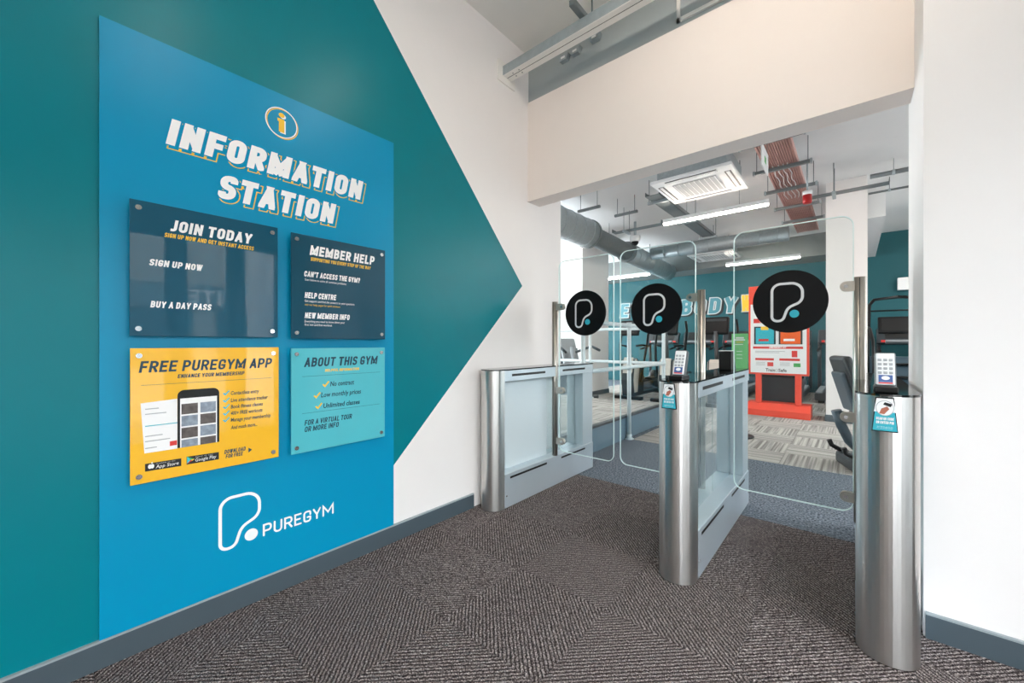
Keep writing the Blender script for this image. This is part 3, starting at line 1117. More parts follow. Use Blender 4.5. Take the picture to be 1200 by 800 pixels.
for pts, s1, s2, xt in ((((169.9, 543.5), (212.4, 536.8), (212.4, 545.7), (169.9, 552.5)), 'App Store', 'Available on the', 182.5), (((218.7, 535), (256.5, 529.5), (256.5, 537.9), (218.7, 544.2)), 'Google Play', 'Get it on', 229)):
    bd = poly_px(t, pts, M['k_ink'], L1, o, 'store_badge')
    xe = pts[1][0] - 3
    sl = (pts[2][1] - pts[3][1]) / (pts[2][0] - pts[3][0])
    yb = pts[3][1] + sl * (xt - pts[3][0]) - 1.8
    wall_text(s1, (xt, yb), (xe, yb + sl * (xe - xt)), 4.0, M['w_ink'], bd, L1, 1, style='font', o=o)
    wall_text(s2, (xt, yb - 4.6), (xe - 4, yb - 4.6 + sl * (xe - 4 - xt)), 1.6, M['grey_ink'], bd, L1, 1, style='font', o=o)
    iy_, iz_ = on_X(xt - 5.4, yb - 2.4, L1)
    XX = L1 + .0004
    if s1[0] == 'A':
        blob = [ellipse_poly(-.0035, 0, .0055, .0085, 20), [Vector((p.x, p.y, 1)) for p in ellipse_poly(.0035, 0, .0055, .0085, 20)], [Vector(p) for p in ((.0, .010), (.004, .011), (.005, .016), (.001, .015))]]
        print_flat('badge_icon', blob, M['w_ink'], bd, lambda u, v: (XX, iy_ + u, iz_ + v), o)
    else:
        for c_, tri in (('t_ink', ((-.012, .014), (-.012, -.014), (0, 0))), ('y_ink', ((0, 0), (.013, 0), (.004, -.006))), ('red_ink', ((-.012, -.014), (.004, -.006), (0, 0))), ('green_ink', ((-.012, .014), (.013, 0), (0, 0)))):
            print_flat('badge_icon', [[Vector(p) for p in tri]], M[c_], bd, lambda u, v: (XX, iy_ + u, iz_ + v), o)
wall_text('DOWNLOAD', (262.8, 532), (287.5, 528), 4.8, M['n_ink'], t, PX, **K)
wall_text('FOR FREE', (264.4, 537), (284.2, 533), 4.6, M['n_ink'], t, PX, **K)
ay, az = on_X(293, 527, L1)
print_flat('arrow', [[Vector((-.006, .011)), Vector((.008, 0)), Vector((-.006, -.011))]], M['n_ink'], t, lambda u, v: (L1, ay + u, az + v), o)
# --- ABOUT THIS GYM
t, PX, o, R4 = plaque((341.2, 408), (451, 408), (341.2, 533), M['aqua_print'], 'pale aqua plaque reading ABOUT THIS GYM, lower right on the board')
K = dict(o=o)
wall_text('ABOUT THIS GYM', (356.3, 430), (441.5, 427.2), 11, M['n_ink'], t, PX, wt=.19, wid=.38, **K)
wall_text('HELPFUL INFORMATION', (380.8, 435.5), (420.5, 433.6), 3.2, M['y_ink'], t, PX, wt=.22, **K)
L1 = lay(1, PX)
for s_, x0, yb, xr, ye, tx in (('No contract', 387, 452.3, 415, 450.8, 382), ('Low monthly prices', 376.2, 465.4, 423, 463.2, 371.7), ('Unlimited classes', 379, 478, 421.6, 475, 373.7)):
    wall_text(s_, (x0, yb), (xr, ye), 5.6, M['n_ink'], t, PX, style='font', shear=.15, bold=.022, **K)
    tick(t, tx, yb - 2, M['y_ink'], L1, o, .017)
wall_text('FOR A VIRTUAL TOUR', (356.8, 498.6), (412, 493.4), 6.2, M['n_ink'], t, PX, wt=.19, wid=.38, **K)
wall_text('OR MORE INFO', (356.8, 506.3), (396.5, 502.3), 6.2, M['n_ink'], t, PX, wt=.19, wid=.38, **K)
y0, y1, zb, zt = R4
for py in (441, 484):
    zl = on_X(360, py, PX)[1]
    MB(o).add([(L1, y0 + .05, zl), (L1, y1 - .03, zl), (L1, y1 - .03, zl + .0012), (L1, y0 + .05, zl + .0012)], [range(4)]).build('rule', M['n_ink'], t)

# ================================================================== SPEED GATES
GL_ = 1.37           # pedestal length
GW = .09             # half width
POLE_Y = .76


def emblem_on(parent, cx, cz, y, R, o):
    fr = lambda u, v: (cx + u * R, y, cz + v * R)
    print_flat('emblem_outline', ribbon(EMB, .038, True), M['disc_w'], parent, fr, o)
    dx, dz, dr = EMB_DOT
    print_flat('emblem_dot', [ellipse_poly(dx, dz, dr, dr)], M['t_ink'], parent, lambda u, v: (cx + u * R, y - .0003, cz + v * R), o)


def gate(X, label, pole_side, wing, reader=True, reader2=False, card=True):
    loc = (X, 1.99, 0)
    t = thing('access_gate', loc, label, 'gate', 'speed gates across the entrance')
    n = 24
    nose = [(GW * math.cos(PI + PI * k / n), .09 + .09 * math.sin(PI + PI * k / n)) for k in range(n + 1)]
    MB().prism(nose + [(GW, .11), (-GW, .11)], 'z', .004, .985, sm=False).build('nose_column', M['steel'], t)
    cap = nose + [(GW, GL_), (-GW, GL_)]
    MB().prism([(x * 1.015, y) for x, y in cap], 'z', .985, .993).build('top_cap', M['gloss_top'], t)
    MB().rbox(-GW, GW, .11, GL_, .004, .245, .003, 1).build('lower_housing', M['alu'], t)
    MB().rbox(-GW, GW, .11, GL_, .905, .985, .003, 1).build('top_rail', M['alu'], t)
    MB().rbox(-GW + .005, GW - .005, GL_ - .18, GL_ - .002, .245, .905, .003, 1).build('rear_post', M['alu'], t)
    MB().box(-.004, .004, .11, .735, .245, .905).build('infill_pane', M['frost'] if pole_side > 0 else M['glass_in'], t)
    MB().box(-.004, .004, .737, GL_ - .18, .245, .905).build('infill_pane', M['glass_in'], t)
    for s in (-1, 1):
        xs = sorted((s * (GW - .002), s * (GW + .001)))
        for (a, b, z0, z1) in ((.19, .60, .94, .957), (.85, 1.22, .94, .957), (.17, .62, .205, .22), (.83, 1.22, .205, .22)):
            MB().box(xs[0], xs[1], a, b, z0, z1).build('light_slot', M['slot'], t)
        for yy in (.13, GL_ - .03):
            MB().cyl((s * GW, yy, .09), (s * (GW + .003), yy, .09), .006, 10).build('screw', M['chrome'], t)
    if pole_side:
        px = pole_side * .072
        pole = MB().tube([(px, POLE_Y, .245), (px, POLE_Y, 1.525)], .024, 20).build('pole', M['steel2'], t)
        MB().box(px - .002, px + .002, POLE_Y - .0255, POLE_Y - .02, .26, 1.52).build('pole_seam', M['char'], pole)
        x0, x1 = wing
        R = .055
        out = fillet([(x0, .29, R), (x1, .29, R), (x1, 1.855, R), (x0, 1.855, R)], True, 7)
        g = MB().prism(out, 'y', POLE_Y - .005, POLE_Y + .005).build('glass_wing', M['glass'], t)
        rim = MB()
        pol = ribbon(out, .0022, True)
        for q in pol:
            rim.prism([(p.x, p.y) for p in q], 'y', POLE_Y - .0055, POLE_Y + .0055)
        rim.build('glass_rim', M['glass_edge'], g)
        cx, cz, DR = (x0 + x1) / 2, 1.418, .178
        MB().prism([(p.x, p.y) for p in ellipse_poly(cx, cz, DR, DR, 56)], 'y', POLE_Y - .0075, POLE_Y - .0055).build('emblem_disc', M['disc'], g)
        MB().prism([(p.x, p.y) for p in ellipse_poly(cx, cz, DR, DR, 56)], 'y', POLE_Y + .0055, POLE_Y + .0075).build('emblem_disc', M['disc'], g)
        emblem_on(g, cx, cz, POLE_Y - .0079, DR, (0, 0, 0))
        sgn = 1 if x0 > 0 else -1
        gx = x0 if sgn > 0 else x1
        for z in (1.48, .79, .37):
            a, b = sorted((px, gx + sgn * .055))
            cp = fillet([(a, z - .026, .004 if sgn > 0 else .026), (b, z - .026, .026 if sgn > 0 else .004), (b, z + .026, .026 if sgn > 0 else .004), (a, z + .026, .004 if sgn > 0 else .026)], True, 6)
            c = MB().prism([(p.x, p.y) for p in cp], 'y', POLE_Y - .014, POLE_Y + .014).build('glass_clamp', M['steel2'], t)
            MB().cyl((gx + sgn * .03, POLE_Y - .0165, z), (gx + sgn * .03, POLE_Y - .014, z), .009, 12).build('clamp_bolt', M['chrome'], c)
    if reader:
        # sloped keypad reader on the nose
        rot = Matrix.Translation((-.003, .10, .993)) @ Matrix.Rotation(math.radians(-22), 4, 'X')
        bs = MB().rbox(-.034, .034, -.055, .06, 0, .022, .004, 1)
        bs.xform(Matrix.Translation((-.003, .11, .993)))
        rd = bs.build('card_reader', M['black'], t)
        MB().rbox(-.031, .031, -.012, .026, .018, .160, .008, 2).xform(rot).build('reader_case', M['mid_metal'], rd)
        MB().rbox(-.027, .027, -.017, -.008, .024, .153, .004, 2).xform(rot).build('reader_face', M['white_pl'], rd)
        kp = MB()
        for i in range(3):
            for j in range(4):
                kx, kz = -.016 + i * .016, .072 + j * .0175
                kp.rbox(kx - .0055, kx + .0055, -.0195, -.016, kz - .005, kz + .005, .001, 1)
        kp.xform(rot).build('keypad', M['grey_ink'], rd)
        MB().box(-.02, .02, -.0185, -.016, .034, .062).xform(rot).build('reader_window', mat('reader_blue', '#3a5d9c', .3), rd)
        print_flat('reader_symbol', [ellipse_poly(0, .05, .012, .008, 20)], M['w_ink'], rd, lambda u, v: rot @ Vector((u, -.0188, v)))
        print_flat('reader_stripe', [[Vector(p) for p in ((-.02, .028), (.02, .028), (.02, .033), (-.02, .033))]], M['red_ink'], rd, lambda u, v: rot @ Vector((u, -.0176, v)))
    if reader2:
        rd = MB().rbox(-.04, .04, 1.06, 1.15, .993, 1.125, .006, 2).build('rear_reader', M['black'], t)
        MB().prism([(1.15, .993), (1.20, .993), (1.15, 1.115)], 'x', -.04, .04).build('reader_wedge', M['char_b'], rd)
        MB().box(-.04, .04, 1.058, 1.15, 1.125, 1.129).build('reader_lid', M['white_pl'], rd)
    if card:
        # trapezoid sign clipped to the front of the nose
        tr = [(-.041, .80), (.053, .80), (.039, .925), (-.027, .925)]
        cd = MB().prism(tr, 'y', -.014, -.005).build('sign_holder', M['black'], t)
        cd.location = (-.015, 0, .058)
        cd.scale = (.76, 1, 1)
        MB().box(-.006, .018, -.01, .03, .86, .928).build('holder_clip', M['char'], cd)
        e = .004
        tri = [(-.041 + e, .80 + e), (.053 - e, .80 + e), (.039 - e, .925 - e), (-.027 + e, .925 - e)]
        print_flat('sign_face', [[Vector(p) for p in tri]], M['t_ink'], cd, lambda u, v: (u, -.0144, v))
        tri2 = [(-.033, .872), (.045, .872), (.039 - e, .925 - e), (-.027 + e, .925 - e)]
        print_flat('sign_top', [[Vector(p) for p in tri2]], M['w_ink'], cd, lambda u, v: (u, -.0147, v))
        print_flat('sign_circle', [ellipse_poly(.006, .886, .031, .027, 28)], M['w_ink'], cd, lambda u, v: (u, -.015, v))
        print_flat('sign_ring', ribbon(ellipse_poly(.006, .886, .031, .027, 28), .0011, True), M['grey_ink'], cd, lambda u, v: (u, -.0152, v))
        hand = [[Vector(p) for p in ((-.014, .866), (.004, .864), (.022, .884), (.014, .893), (-.006, .884))]]
        print_flat('sign_hand', hand, mat('hand_print', '#b26a55', .5), cd, lambda u, v: (u, -.0153, v))
        print_flat('sign_phone', [[Vector(p) for p in ((.0, .899), (.006, .908), (.032, .902), (.027, .891))]], M['k_ink'], cd, lambda u, v: (u, -.0154, v))
        pol, wd = lettering('SCAN QR OR PIN', .22, .36, .12, .0)
        for s_, zz, hh, ww in (('SCAN QR CODE', .843, .010, .062), ('OR ENTER PIN', .829, .010, .062)):
            pol, wd = lettering(s_, .24, .36, .12, .1)
            print_flat('sign_lettering', pol, M['w_ink'], cd, lambda u, v: (.006 - ww / 2 + u * ww / wd, -.0155, zz + v * hh))
        for zz in (.817, .812):
            pol, wd = font_polys('then walk through the gate')
            print_flat('sign_lettering', pol, M['w_ink'], cd, lambda u, v: (.006 - .028 + u * .056 / wd, -.0155, zz + v * .003))
    return t


g1 = gate(-1.965, 'steel access gate against the left white wall with open side frame', 1, (.115, .605), reader=False, card=False)
g2 = gate(-.675, 'free-standing steel access gate between the two lanes with keypad reader', -1, (-.632, -.107), reader2=True)
g3 = gate(.097, 'steel access gate against the right jamb, nearest the camera', -1, (-.655, -.097))

# ================================================================== LOBBY CEILING SERVICES
def trunking():
    y0, y1, z0, z1 = 2.295, 2.395, 3.262, 3.335
    o = (WX, (y0 + y1) / 2, z0)
    t = thing('ceiling_trunking', o, 'long grey metal trunking fixed across the lobby under the ceiling', 'trunking')
    MB(o).box(WX + .014, GX - .01, y0 + .043, y0 + .054, z0 + .002, z0 + .004).build('slot', M['slot'], t)
    MB(o).box(WX + .012, GX - .01, y0, y1, z0 + .004, z1).build('channel', M['galv'], t)
    MB(o).box(WX + .014, GX - .01, y0 + .003, y0 + .045, z0, z0 + .005).build('lid', M['ceiling'], t)
    MB(o).box(WX + .014, GX - .01, y0 + .052, y1 - .003, z0, z0 + .005).build('lid', M['ceiling'], t)
    MB(o).box(WX, WX + .012, y0 - .05, y1 + .05, z0 - .05, z1 + .04).build('end_plate', M['ceiling'], t)
    for dx in (.09, .15):
        for yy in (y0 + .03, y1 - .03):
            MB(o).cyl((WX + dx, yy, z0 - .002), (WX + dx, yy, z0 + .001), .005, 8).build('rivet', M['galv_d'], t)
    hx, _ = on_Z(690, 30, z1)
    for k, x in enumerate((hx, hx + 1.3)):
        h = MB(o).rbox(x - .02, x + .02, y0 - .13, y1 + .06, z1, z1 + .04, .003, 1).build('hanger_bar', M['galv_d'], t)
        for yy in (y0 - .10, y1 + .03):
            MB(o).cyl((x, yy, z1 + .04), (x, yy, CE), .005, 8).build('rod', M['galv_d'], h)
    return t


trunking()
# small cable clips on the grey upper wall
for px, py, lb in ((663, 70, 'left of the two grey clips side by side on the grey upper wall'), (676.5, 62, 'right of the two grey clips side by side on the grey upper wall'), (699, 46, 'single small grey clip on the grey upper wall')):
    x, z = on_Y(px, py, LY0 + .012)
    o = (x, LY0 + .012, z - .02)
    t = thing('cable_clip', o, lb, 'clip', 'clips above the lintel')
    MB(o).prism([(x - .045, z + .02), (x + .045, z + .02), (x + .03, z - .025), (x - .03, z - .025)], 'y', LY0 - .03, LY0 + .011).build('body', M['galv'], t)
    MB(o).box(x - .018, x + .018, LY0 - .031, LY0 - .029, z - .012, z + .004).build('insert', M['w_ink'], t)
# framed access panel with a vent, on the upper wall
x, z = on_Y(793, 27, LY0)
o = (x, LY0 + .012, z)
t = thing('wall_vent', o, 'framed access panel with a dark perforated vent on the upper wall', 'vent')
x2 = JX - .02
fr = MB(o)
fr.box(x, x2, LY0 - .006, LY0 + .011, z, z + .022).box(x, x + .02, LY0 - .006, LY0 + .011, z, CE - .02)
fr.build('frame', M['ceiling'], t)
gr = MB(o).box(x + .1, x + .42, LY0 - .004, LY0 + .011, z + .13, CE - .03).build('grille', M['galv_d'], t)
for i in range(7):
    for j in range(3):
        xx, zz = x + .125 + i * .045, z + .16 + j * .045
        MB(o).box(xx - .011, xx + .011, LY0 - .0055, LY0 - .003, zz - .011, zz + .011).build('hole', M['slot'], gr)


def linear_lamp(x0, x1, y, z, m, label, group, r=.022, along='x'):
    o = ((x0 + x1) / 2, y, z) if along == 'x' else (y, (x0 + x1) / 2, z)
    t = thing('linear_lamp', o, label, 'lamp', group)
    L = (x1 - x0) / 2
    mtx = Matrix.Identity(4) if along == 'x' else Matrix.Rotation(PI / 2, 4, 'Z')
    MB().rbox(-L, L, -.03, .03, .0, .06, .002, 1).xform(mtx).build('housing', M['white_pl'], t)
    n = 10
    prof = [(.027 * math.cos(PI + PI * k / n), .03 * math.sin(PI + PI * k / n)) for k in range(n + 1)]
    MB().prism(prof, 'x', -L + .01, L - .01).xform(mtx).build('diffuser', m, t)
    for s in (-.5, .5):
        MB().cyl((s * L, 0, .06), (s * L, 0, CE - z), .003, 6).xform(mtx).build('rod', M['galv_d'], t)
    return t


for k, (x, y) in enumerate(((-.35, 1.6), (-.25, .5), (-.25, -.7))):
    linear_lamp(x - .55, x + .55, y, 3.40, M['lamp_l'], ['lobby linear lamp nearest the gates, under the ceiling', 'lobby linear lamp above the camera', 'lobby linear lamp behind the camera'][k], 'lobby lamps')

# ================================================================== GYM CEILING
linear_lamp(-2.27, -.86, 6.3, 3.06, M['lamp_g'], 'bright linear lamp below the nearer ceiling cassette', 'gym lamps')
linear_lamp(-5.56, -4.15, 10.5, 3.04, M['lamp_g'], 'far linear lamp at the left, above the black discs', 'gym lamps')
linear_lamp(-2.30, -.86, 10.5, 3.04, M['lamp_g'], 'far linear lamp above the coral stand', 'gym lamps')
linear_lamp(1.2, 2.7, 6.3, 3.06, M['lamp_g'], 'gym lamp out of view behind the right wall', 'gym lamps')
linear_lamp(-5.6, -4.1, 5.4, 3.06, M['lamp_g'], 'gym lamp over the platform behind the left wall', 'gym lamps')
linear_lamp(1.2, 2.7, 10.2, 3.06, M['lamp_g'], 'gym lamp at the far right behind the pillar', 'gym lamps')


def cassette(cx, cy, z, label):
    s = .475
    o = (cx, cy, z)
    t = thing('ceiling_cassette', o, label, 'air conditioner', 'ceiling air conditioning cassettes')
    MB().rbox(-s, s, -s, s, 0, .04, .012, 2).build('fascia', M['white_pl'], t)
    MB().rbox(-s * .86, s * .86, -s * .86, s * .86, .04, .29, .01, 1).build('body', M['galv'], t)
    g = MB().box(-.26, .26, -.26, .26, -.006, .001).build('intake_grille', M['grey_ink'], t)
    for k in range(9):
        x = -.24 + k * .06
        MB().box(x - .004, x + .004, -.255, .255, -.009, -.005).build('grille_bar', M['white_pl'], g)
    for (a, b, c, d) in ((-.3, .3, -.43, -.36), (-.3, .3, .36, .43), (-.43, -.36, -.3, .3), (.36, .43, -.3, .3)):
        MB().box(a, b, c, d, -.003, .002).build('air_slot', M['slot'], t)
        if b - a > d - c:
            MB().box(a, b, (c + d) / 2 - .018, (c + d) / 2 + .018, -.008, -.003).build('louvre', M['white_pl'], t)
        else:
            MB().box((a + b) / 2 - .018, (a + b) / 2 + .018, c, d, -.008, -.003).build('louvre', M['white_pl'], t)
    for x in (-.4, .4):
        for y in (-.4, .4):
            MB().cyl((x * .98, y * .98, .29), (x * .98, y * .98, CE - z), .006, 6).build('rod', M['galv_d'], t)


cassette(-1.53, 5.55, 3.23, 'large white air conditioning cassette just beyond the lintel')
cassette(-2.5, 10.25, 3.22, 'far air conditioning cassette near the back wall')


# corrugated oxide-coloured deck tray hung on cross bars
o = (-.66, 7, 3.33)
t = thing('cable_tray', o, 'pinkish corrugated cable tray hung from cross bars beside the cassette', 'cable tray')
mb = MB(o)
x0, x1 = -.815, -.50
n = 14
prof = []
for k in range(n):
    xa = x0 + (x1 - x0) * k / n
    st = (x1 - x0) / n
    prof += [(xa, 3.325), (xa + st * .4, 3.325), (xa + st * .5, 3.345), (xa + st * .9, 3.345)]
prof2 = [(a, b + .012) for a, b in reversed(prof)]
for i in range(len(prof) - 1):
    (a, b), (c, d) = prof[i], prof[i + 1]
    mb.add([(a, 3.6, b), (c, 3.6, d), (c, 9.5, d), (a, 9.5, b)], [range(4)])
mb.box(x0 - .01, x0, 3.6, 9.5, 3.32, 3.39).box(x1 - .006, x1 + .004, 3.6, 9.5, 3.32, 3.39)
mb.build('deck', M['tray'], t)
for k in range(4):
    xa = x0 + .07 + k * .05
    pts = [(xa + .012 * math.sin(j * 1.7 + k), 5.7 + j * .12, 3.318) for j in range(13)]
    MB(o).tube(pts, .005, 6).build('cable', M['cable'], t)
for y in (4.9, 5.75, 6.6, 7.5, 8.4):
    b = MB(o).rbox(x0 - .13, x1 + .13, y - .02, y + .02, 3.275, 3.315, .003, 1).build('cross_bar', M['galv_d'], t)
    for x in (x0 - .10, x1 + .10):
        MB(o).cyl((x, y, 3.315), (x, y, CE), .005, 6).build('rod', M['galv_d'], b)
    for x in (x0 - .13, x1 + .13):
        MB(o).rbox(x - .012, x + .012, y - .026, y + .026, 3.268, 3.322, .004, 1).build('end_cap', M['galv'], b)

# plain galvanised cable trays
def tray(x0, x1, y0, y1, z, label):
    o = ((x0 + x1) / 2, (y0 + y1) / 2, z)
    t = thing('cable_tray', o, label, 'cable tray')
    MB(o).box(x0, x1, y0, y1, z, z + .006).box(x0, x0 + .006, y0, y1, z, z + .06).box(x1 - .006, x1, y0, y1, z, z + .06).build('tray', M['galv_d'], t)
    long_y = (y1 - y0) > (x1 - x0)
    k = 0
    a = (y0 if long_y else x0) + .25
    while a < (y1 if long_y else x1):
        if long_y:
            b = MB(o).rbox(x0 - .06, x1 + .06, a - .02, a + .02, z - .04, z, .003, 1).build('cross_bar', M['galv'], t)
            ends = [(x0 - .04, a), (x1 + .04, a)]
        else:
            b = MB(o).rbox(a - .02, a + .02, y0 - .06, y1 + .06, z - .04, z, .003, 1).build('cross_bar', M['galv'], t)
            ends = [(a, y0 - .04), (a, y1 + .04)]
        for ex_, ey_ in ends:
            MB(o).cyl((ex_, ey_, z), (ex_, ey_, CE), .005, 6).build('rod', M['galv_d'], b)
        a += 1.3
    return t


tray(-2.26, -2.06, 5.55, 8.6, 3.27, 'grey metal cable tray running back beside the cassette')
tray(-3.35, -2.45, 6.7, 6.85, 3.2, 'short grey cable tray crossing to the dome camera')
tray(-.45, .35, 6.9, 7.05, 3.22, 'grey cable tray in front of the white pillar')


def ribbed_duct(pts, r, label, ribs=None, flanges=()):
    o = Vector(pts[0])
    t = thing('air_duct', tuple(o), label, 'duct')
    P = [Vector(p) for p in pts]
    for i in range(len(P) - 1):
        a, b = P[i], P[i + 1]
        rr = r[i]
        n = max(2, int((b - a).length / .05))
        if ribs and ribs[i]:
            q = [a + (b - a) * k / n for k in range(n + 1)]
            MB(o).tube(q, rr, 24, radii=[rr * (1 if k % 2 else .93) for k in range(n + 1)]).build('flexible_section', M['galv_d'], t)
        else:
            MB(o).tube([a, b], rr, 28).build('duct_section', M['galv'], t)
            d = (b - a).normalized()
            m_ = int((b - a).length / .3)
            for k in range(1, m_ + 1):
                c = a + d * k * .3
                if (c - b).length > .05:
                    MB(o).tube([c - d * .008, c + d * .008], rr + .006, 28).build('seam_ring', M['galv'], t)
        if i:
            d = (b - a).normalized()
            MB(o).tube([a - d * .03, a + d * .03], max(r[i], r[i - 1]) + .015, 28).build('flange', M['galv_d'], t)
    n = 0
    for i in range(len(P) - 1):
        c = (P[i] + P[i + 1]) / 2
        MB(o).cyl((c.x, c.y, c.z + r[i] * .9), (c.x, c.y, CE), .006, 6).build('rod', M['galv_d'], t)
    return t


ribbed_duct([(-3.72, 3.3, 3.2), (-3.72, 6.5, 3.2), (-3.75, 8.2, 3.17), (-3.8, 10.9, 3.1)], [.25, .18, .21], 'thick galvanised air duct along the ceiling at the upper left of the gym', [False, True, False])
ribbed_duct([(-3.45, 8.86, 3.2), (-.9, 8.86, 3.2)], [.13], 'slim spiral duct crossing the gym ceiling behind the glass wings')
# conduits right of the pillar
for y, z, r, lb in ((7.2, 3.42, .03, 'thick grey conduit crossing right of the white pillar'), (8.0, 3.42, .016, 'thin grey conduit behind the thick one right of the pillar')):
    o = (.17, y, z)
    t = thing('conduit', o, lb, 'pipe')
    MB(o).cyl((.17, y, z), (3.9, y, z), r, 14).build('pipe', M['galv_d'], t)
    for x in (.4, 1.6, 2.8):
        c = MB(o).tube([(x - .015, y, z), (x + .015, y, z)], r + .006, 14).build('collar', M['galv'], t)
        MB(o).cyl((x, y, z + r), (x, y, CE), .004, 6).build('rod', M['galv_d'], c)

# dome camera
o = (-3.3, 7.6, 3.24)
t = thing('dome_camera', o, 'small white dome camera on a drop arm near the flexible duct', 'camera')
MB(o).cyl((-3.3, 7.6, 3.3), (-3.3, 7.6, CE), .025, 12).build('drop_arm', M['galv'], t)
MB(o).tube([(-3.3, 7.6, 3.2), (-3.3, 7.6, 3.24), (-3.3, 7.6, 3.31)], .1, 20, radii=[.085, .1, .1]).build('housing', M['white_pl'], t)
MB(o).tube([(-3.3, 7.6, 3.2), (-3.3, 7.6, 3.16), (-3.3, 7.6, 3.135), (-3.3, 7.6, 3.125)], .07, 20, radii=[.07, .06, .04, .01]).build('dome', M['black'], t)
# short strut bars hung near the thick duct
for (x, y, z, lb) in ((-3.2, 5.6, 3.3, 'short strut bar on rods above the thick duct'), (-2.85, 6.2, 3.3, 'short strut bar on rods right of the thick duct')):
    o = (x, y, z)
    t = thing('strut_bar', o, lb, 'bracket')
    MB(o).rbox(x - .2, x + .2, y - .02, y + .02, z, z + .04, .003, 1).build('bar', M['galv_d'], t)
    for s in (-.15, .15):
        MB(o).cyl((x + s, y, z + .04), (x + s, y, CE), .005, 6).build('rod', M['galv_d'], t)

# hanging exit sign, edge towards the camera
o = (-.70, 4.85, 3.0)
t = thing('hanging_sign', o, 'white hanging exit sign with a green running man mark near the lintel', 'sign')
MB(o).rbox(-.706, -.694, 4.66, 5.04, 2.98, 3.2, .002, 1).build('panel', M['white_pl'], t)
for s in (-.001, .013):
    MB(o).box(-.7071 + s, -.7069 + s, 4.80, 4.90, 3.05, 3.12).build('symbol', M['green_ink'], t)
for y in (4.7, 5.0):
    MB(o).cyl((-.70, y, 3.2), (-.70, y, 3.318), .003, 6).build('rod', M['galv_d'], t)
# red sounder under a white base
o = (-.46, 6.5, 3.15)
t = thing('alarm_sounder', o, 'red alarm sounder on a white base near the pillar top', 'alarm')
MB(o).tube([(-.46, 6.5, 3.02), (-.46, 6.5, 3.03), (-.46, 6.5, 3.13)], .05, 20, radii=[.042, .05, .05]).build('sounder', mat('alarm_red', '#b3161a', .3), t)
MB(o).tube([(-.46, 6.5, 3.13), (-.46, 6.5, 3.18)], .055, 20).build('base', M['white_pl'], t)
MB(o).cyl((-.46, 6.5, 3.18), (-.46, 6.5, CE), .01, 10).build('conduit_drop', M['galv'], t)
# speaker box on the back wall
x, z = on_Y(1059, 333, GB)
o = (x, GB, z - .13)
t = thing('wall_speaker', o, 'small white box on the teal back wall right of the pillar', 'speaker')
MB(o).rbox(x - .1, x + .1, GB - .16, GB - .02, z - .13, z + .13, .01, 2).build('cabinet', M['white_pl'], t)
MB(o).box(x - .04, x + .04, GB - .02, GB, z - .05, z + .05).build('bracket', M['grey_pl'], t)

# lettering on the back wall
def wall_word(s, px0, px1, ztop, zbot, face, label):
    xa, _ = on_Y(px0, 360, GB)
    xb, _ = on_Y(px1, 360, GB)
    o = ((xa + xb) / 2, GB, zbot)
    t = thing('wall_lettering', o, label, 'lettering')
    polys, wd = lettering(s, .2, .34, .2, .1)
    sx = (xb - xa) / wd
    hh = ztop - zbot
    for nm, m, ex_, y, dx, dz in (('letter_shadow', M['k_ink'], .06, GB - .004, .05, -.04), ('letter_outline', M['letter_o'], .06, GB - .012, 0, 0), ('letter_face', face, 0, GB - .02, 0, 0)):
        mb = MB(o)
        for pl in lettering(s, .2, .34, .2, .1, extra=ex_)[0]:
            mb.add([(xa + dx + p[0] * sx, y - p[2] * 2e-5, zbot + dz + p[1] * hh) for p in pl], [list(range(len(pl)))])
        mb.build(nm, m, t)


M['letter_o'] = mat('dull_white_letter_outline', '#c3cacb', .5, vary=.05)
M['letter_t'] = mat('muted_teal_letter_face', '#4b8793', .5, vary=.1)
wall_word('EVERYBODY', 727, 862, 2.42, 2.0, M['letter_t'], 'muted teal block word with white outline on the back wall')
wall_word('WELCOME', 868, 960, 2.44, 2.02, M['y_ink'], 'yellow block word with white outline on the back wall')

# ================================================================== GUARD RAIL ON THE PLATFORM EDGE
rx_, ry_ = PLX + .035, 5.82
o = (rx_, 4.65, 0)
t = thing('guard_rail', o, 'pale tubular guard rail around the raised platform behind the gates', 'railing')
posts = [(rx_, 3.55), (rx_, 4.65), (rx_, ry_), (-3.3, ry_), (-4.3, ry_)]
for k, (x, y) in enumerate(posts):
    zb = 0 if k < 3 else .28
    yy = y
    p = MB(o).cyl((x, yy, zb), (x, yy, 1.40), .024, 16).build('post', M['rail'], t)
    MB(o).cyl((x, yy, zb), (x, yy, zb + .012), .055, 18).cyl((x, yy, zb + .012), (x, yy, zb + .06), .032, 16).build('foot_flange', M['rail'], p)
    for z in (.885, 1.40):
        MB(o).tube([(x, yy, z - .035), (x, yy, z + .035)], .031, 16).build('tee_fitting', M['rail'], p)
for z in (.885, 1.40):
    MB(o).tube([(rx_, 3.5, z), (rx_, ry_ - .03, z), (rx_ - .01, ry_ - .01, z), (rx_ - .03, ry_, z), (-5.2, ry_, z)], .024, 14).build('rail', M['rail'], t)

# ================================================================== CORAL TRAINING STAND
KY = 7.62
xl, _ = on_Y(877, 400, KY)
xr, _ = on_Y(948, 400, KY)
zt = on_Y(877, 336, KY)[1]
zb = on_Y(948, 441, KY)[1]
o = ((xl + xr) / 2, KY + .1, 0)
t = thing('training_stand', o, 'coral red display stand with white poster behind the right glass wing', 'stand')
MB(o).rbox(xl, xr, KY + .02, KY + .09, zb, zt, .008, 2).build('back_board', M['red'], t)
ps = MB(o).box(xl + .03, xr - .03, KY + .012, KY + .02, zb + .03, zt - .30).build('poster', M['white_pl'], t)
W_ = xr - xl


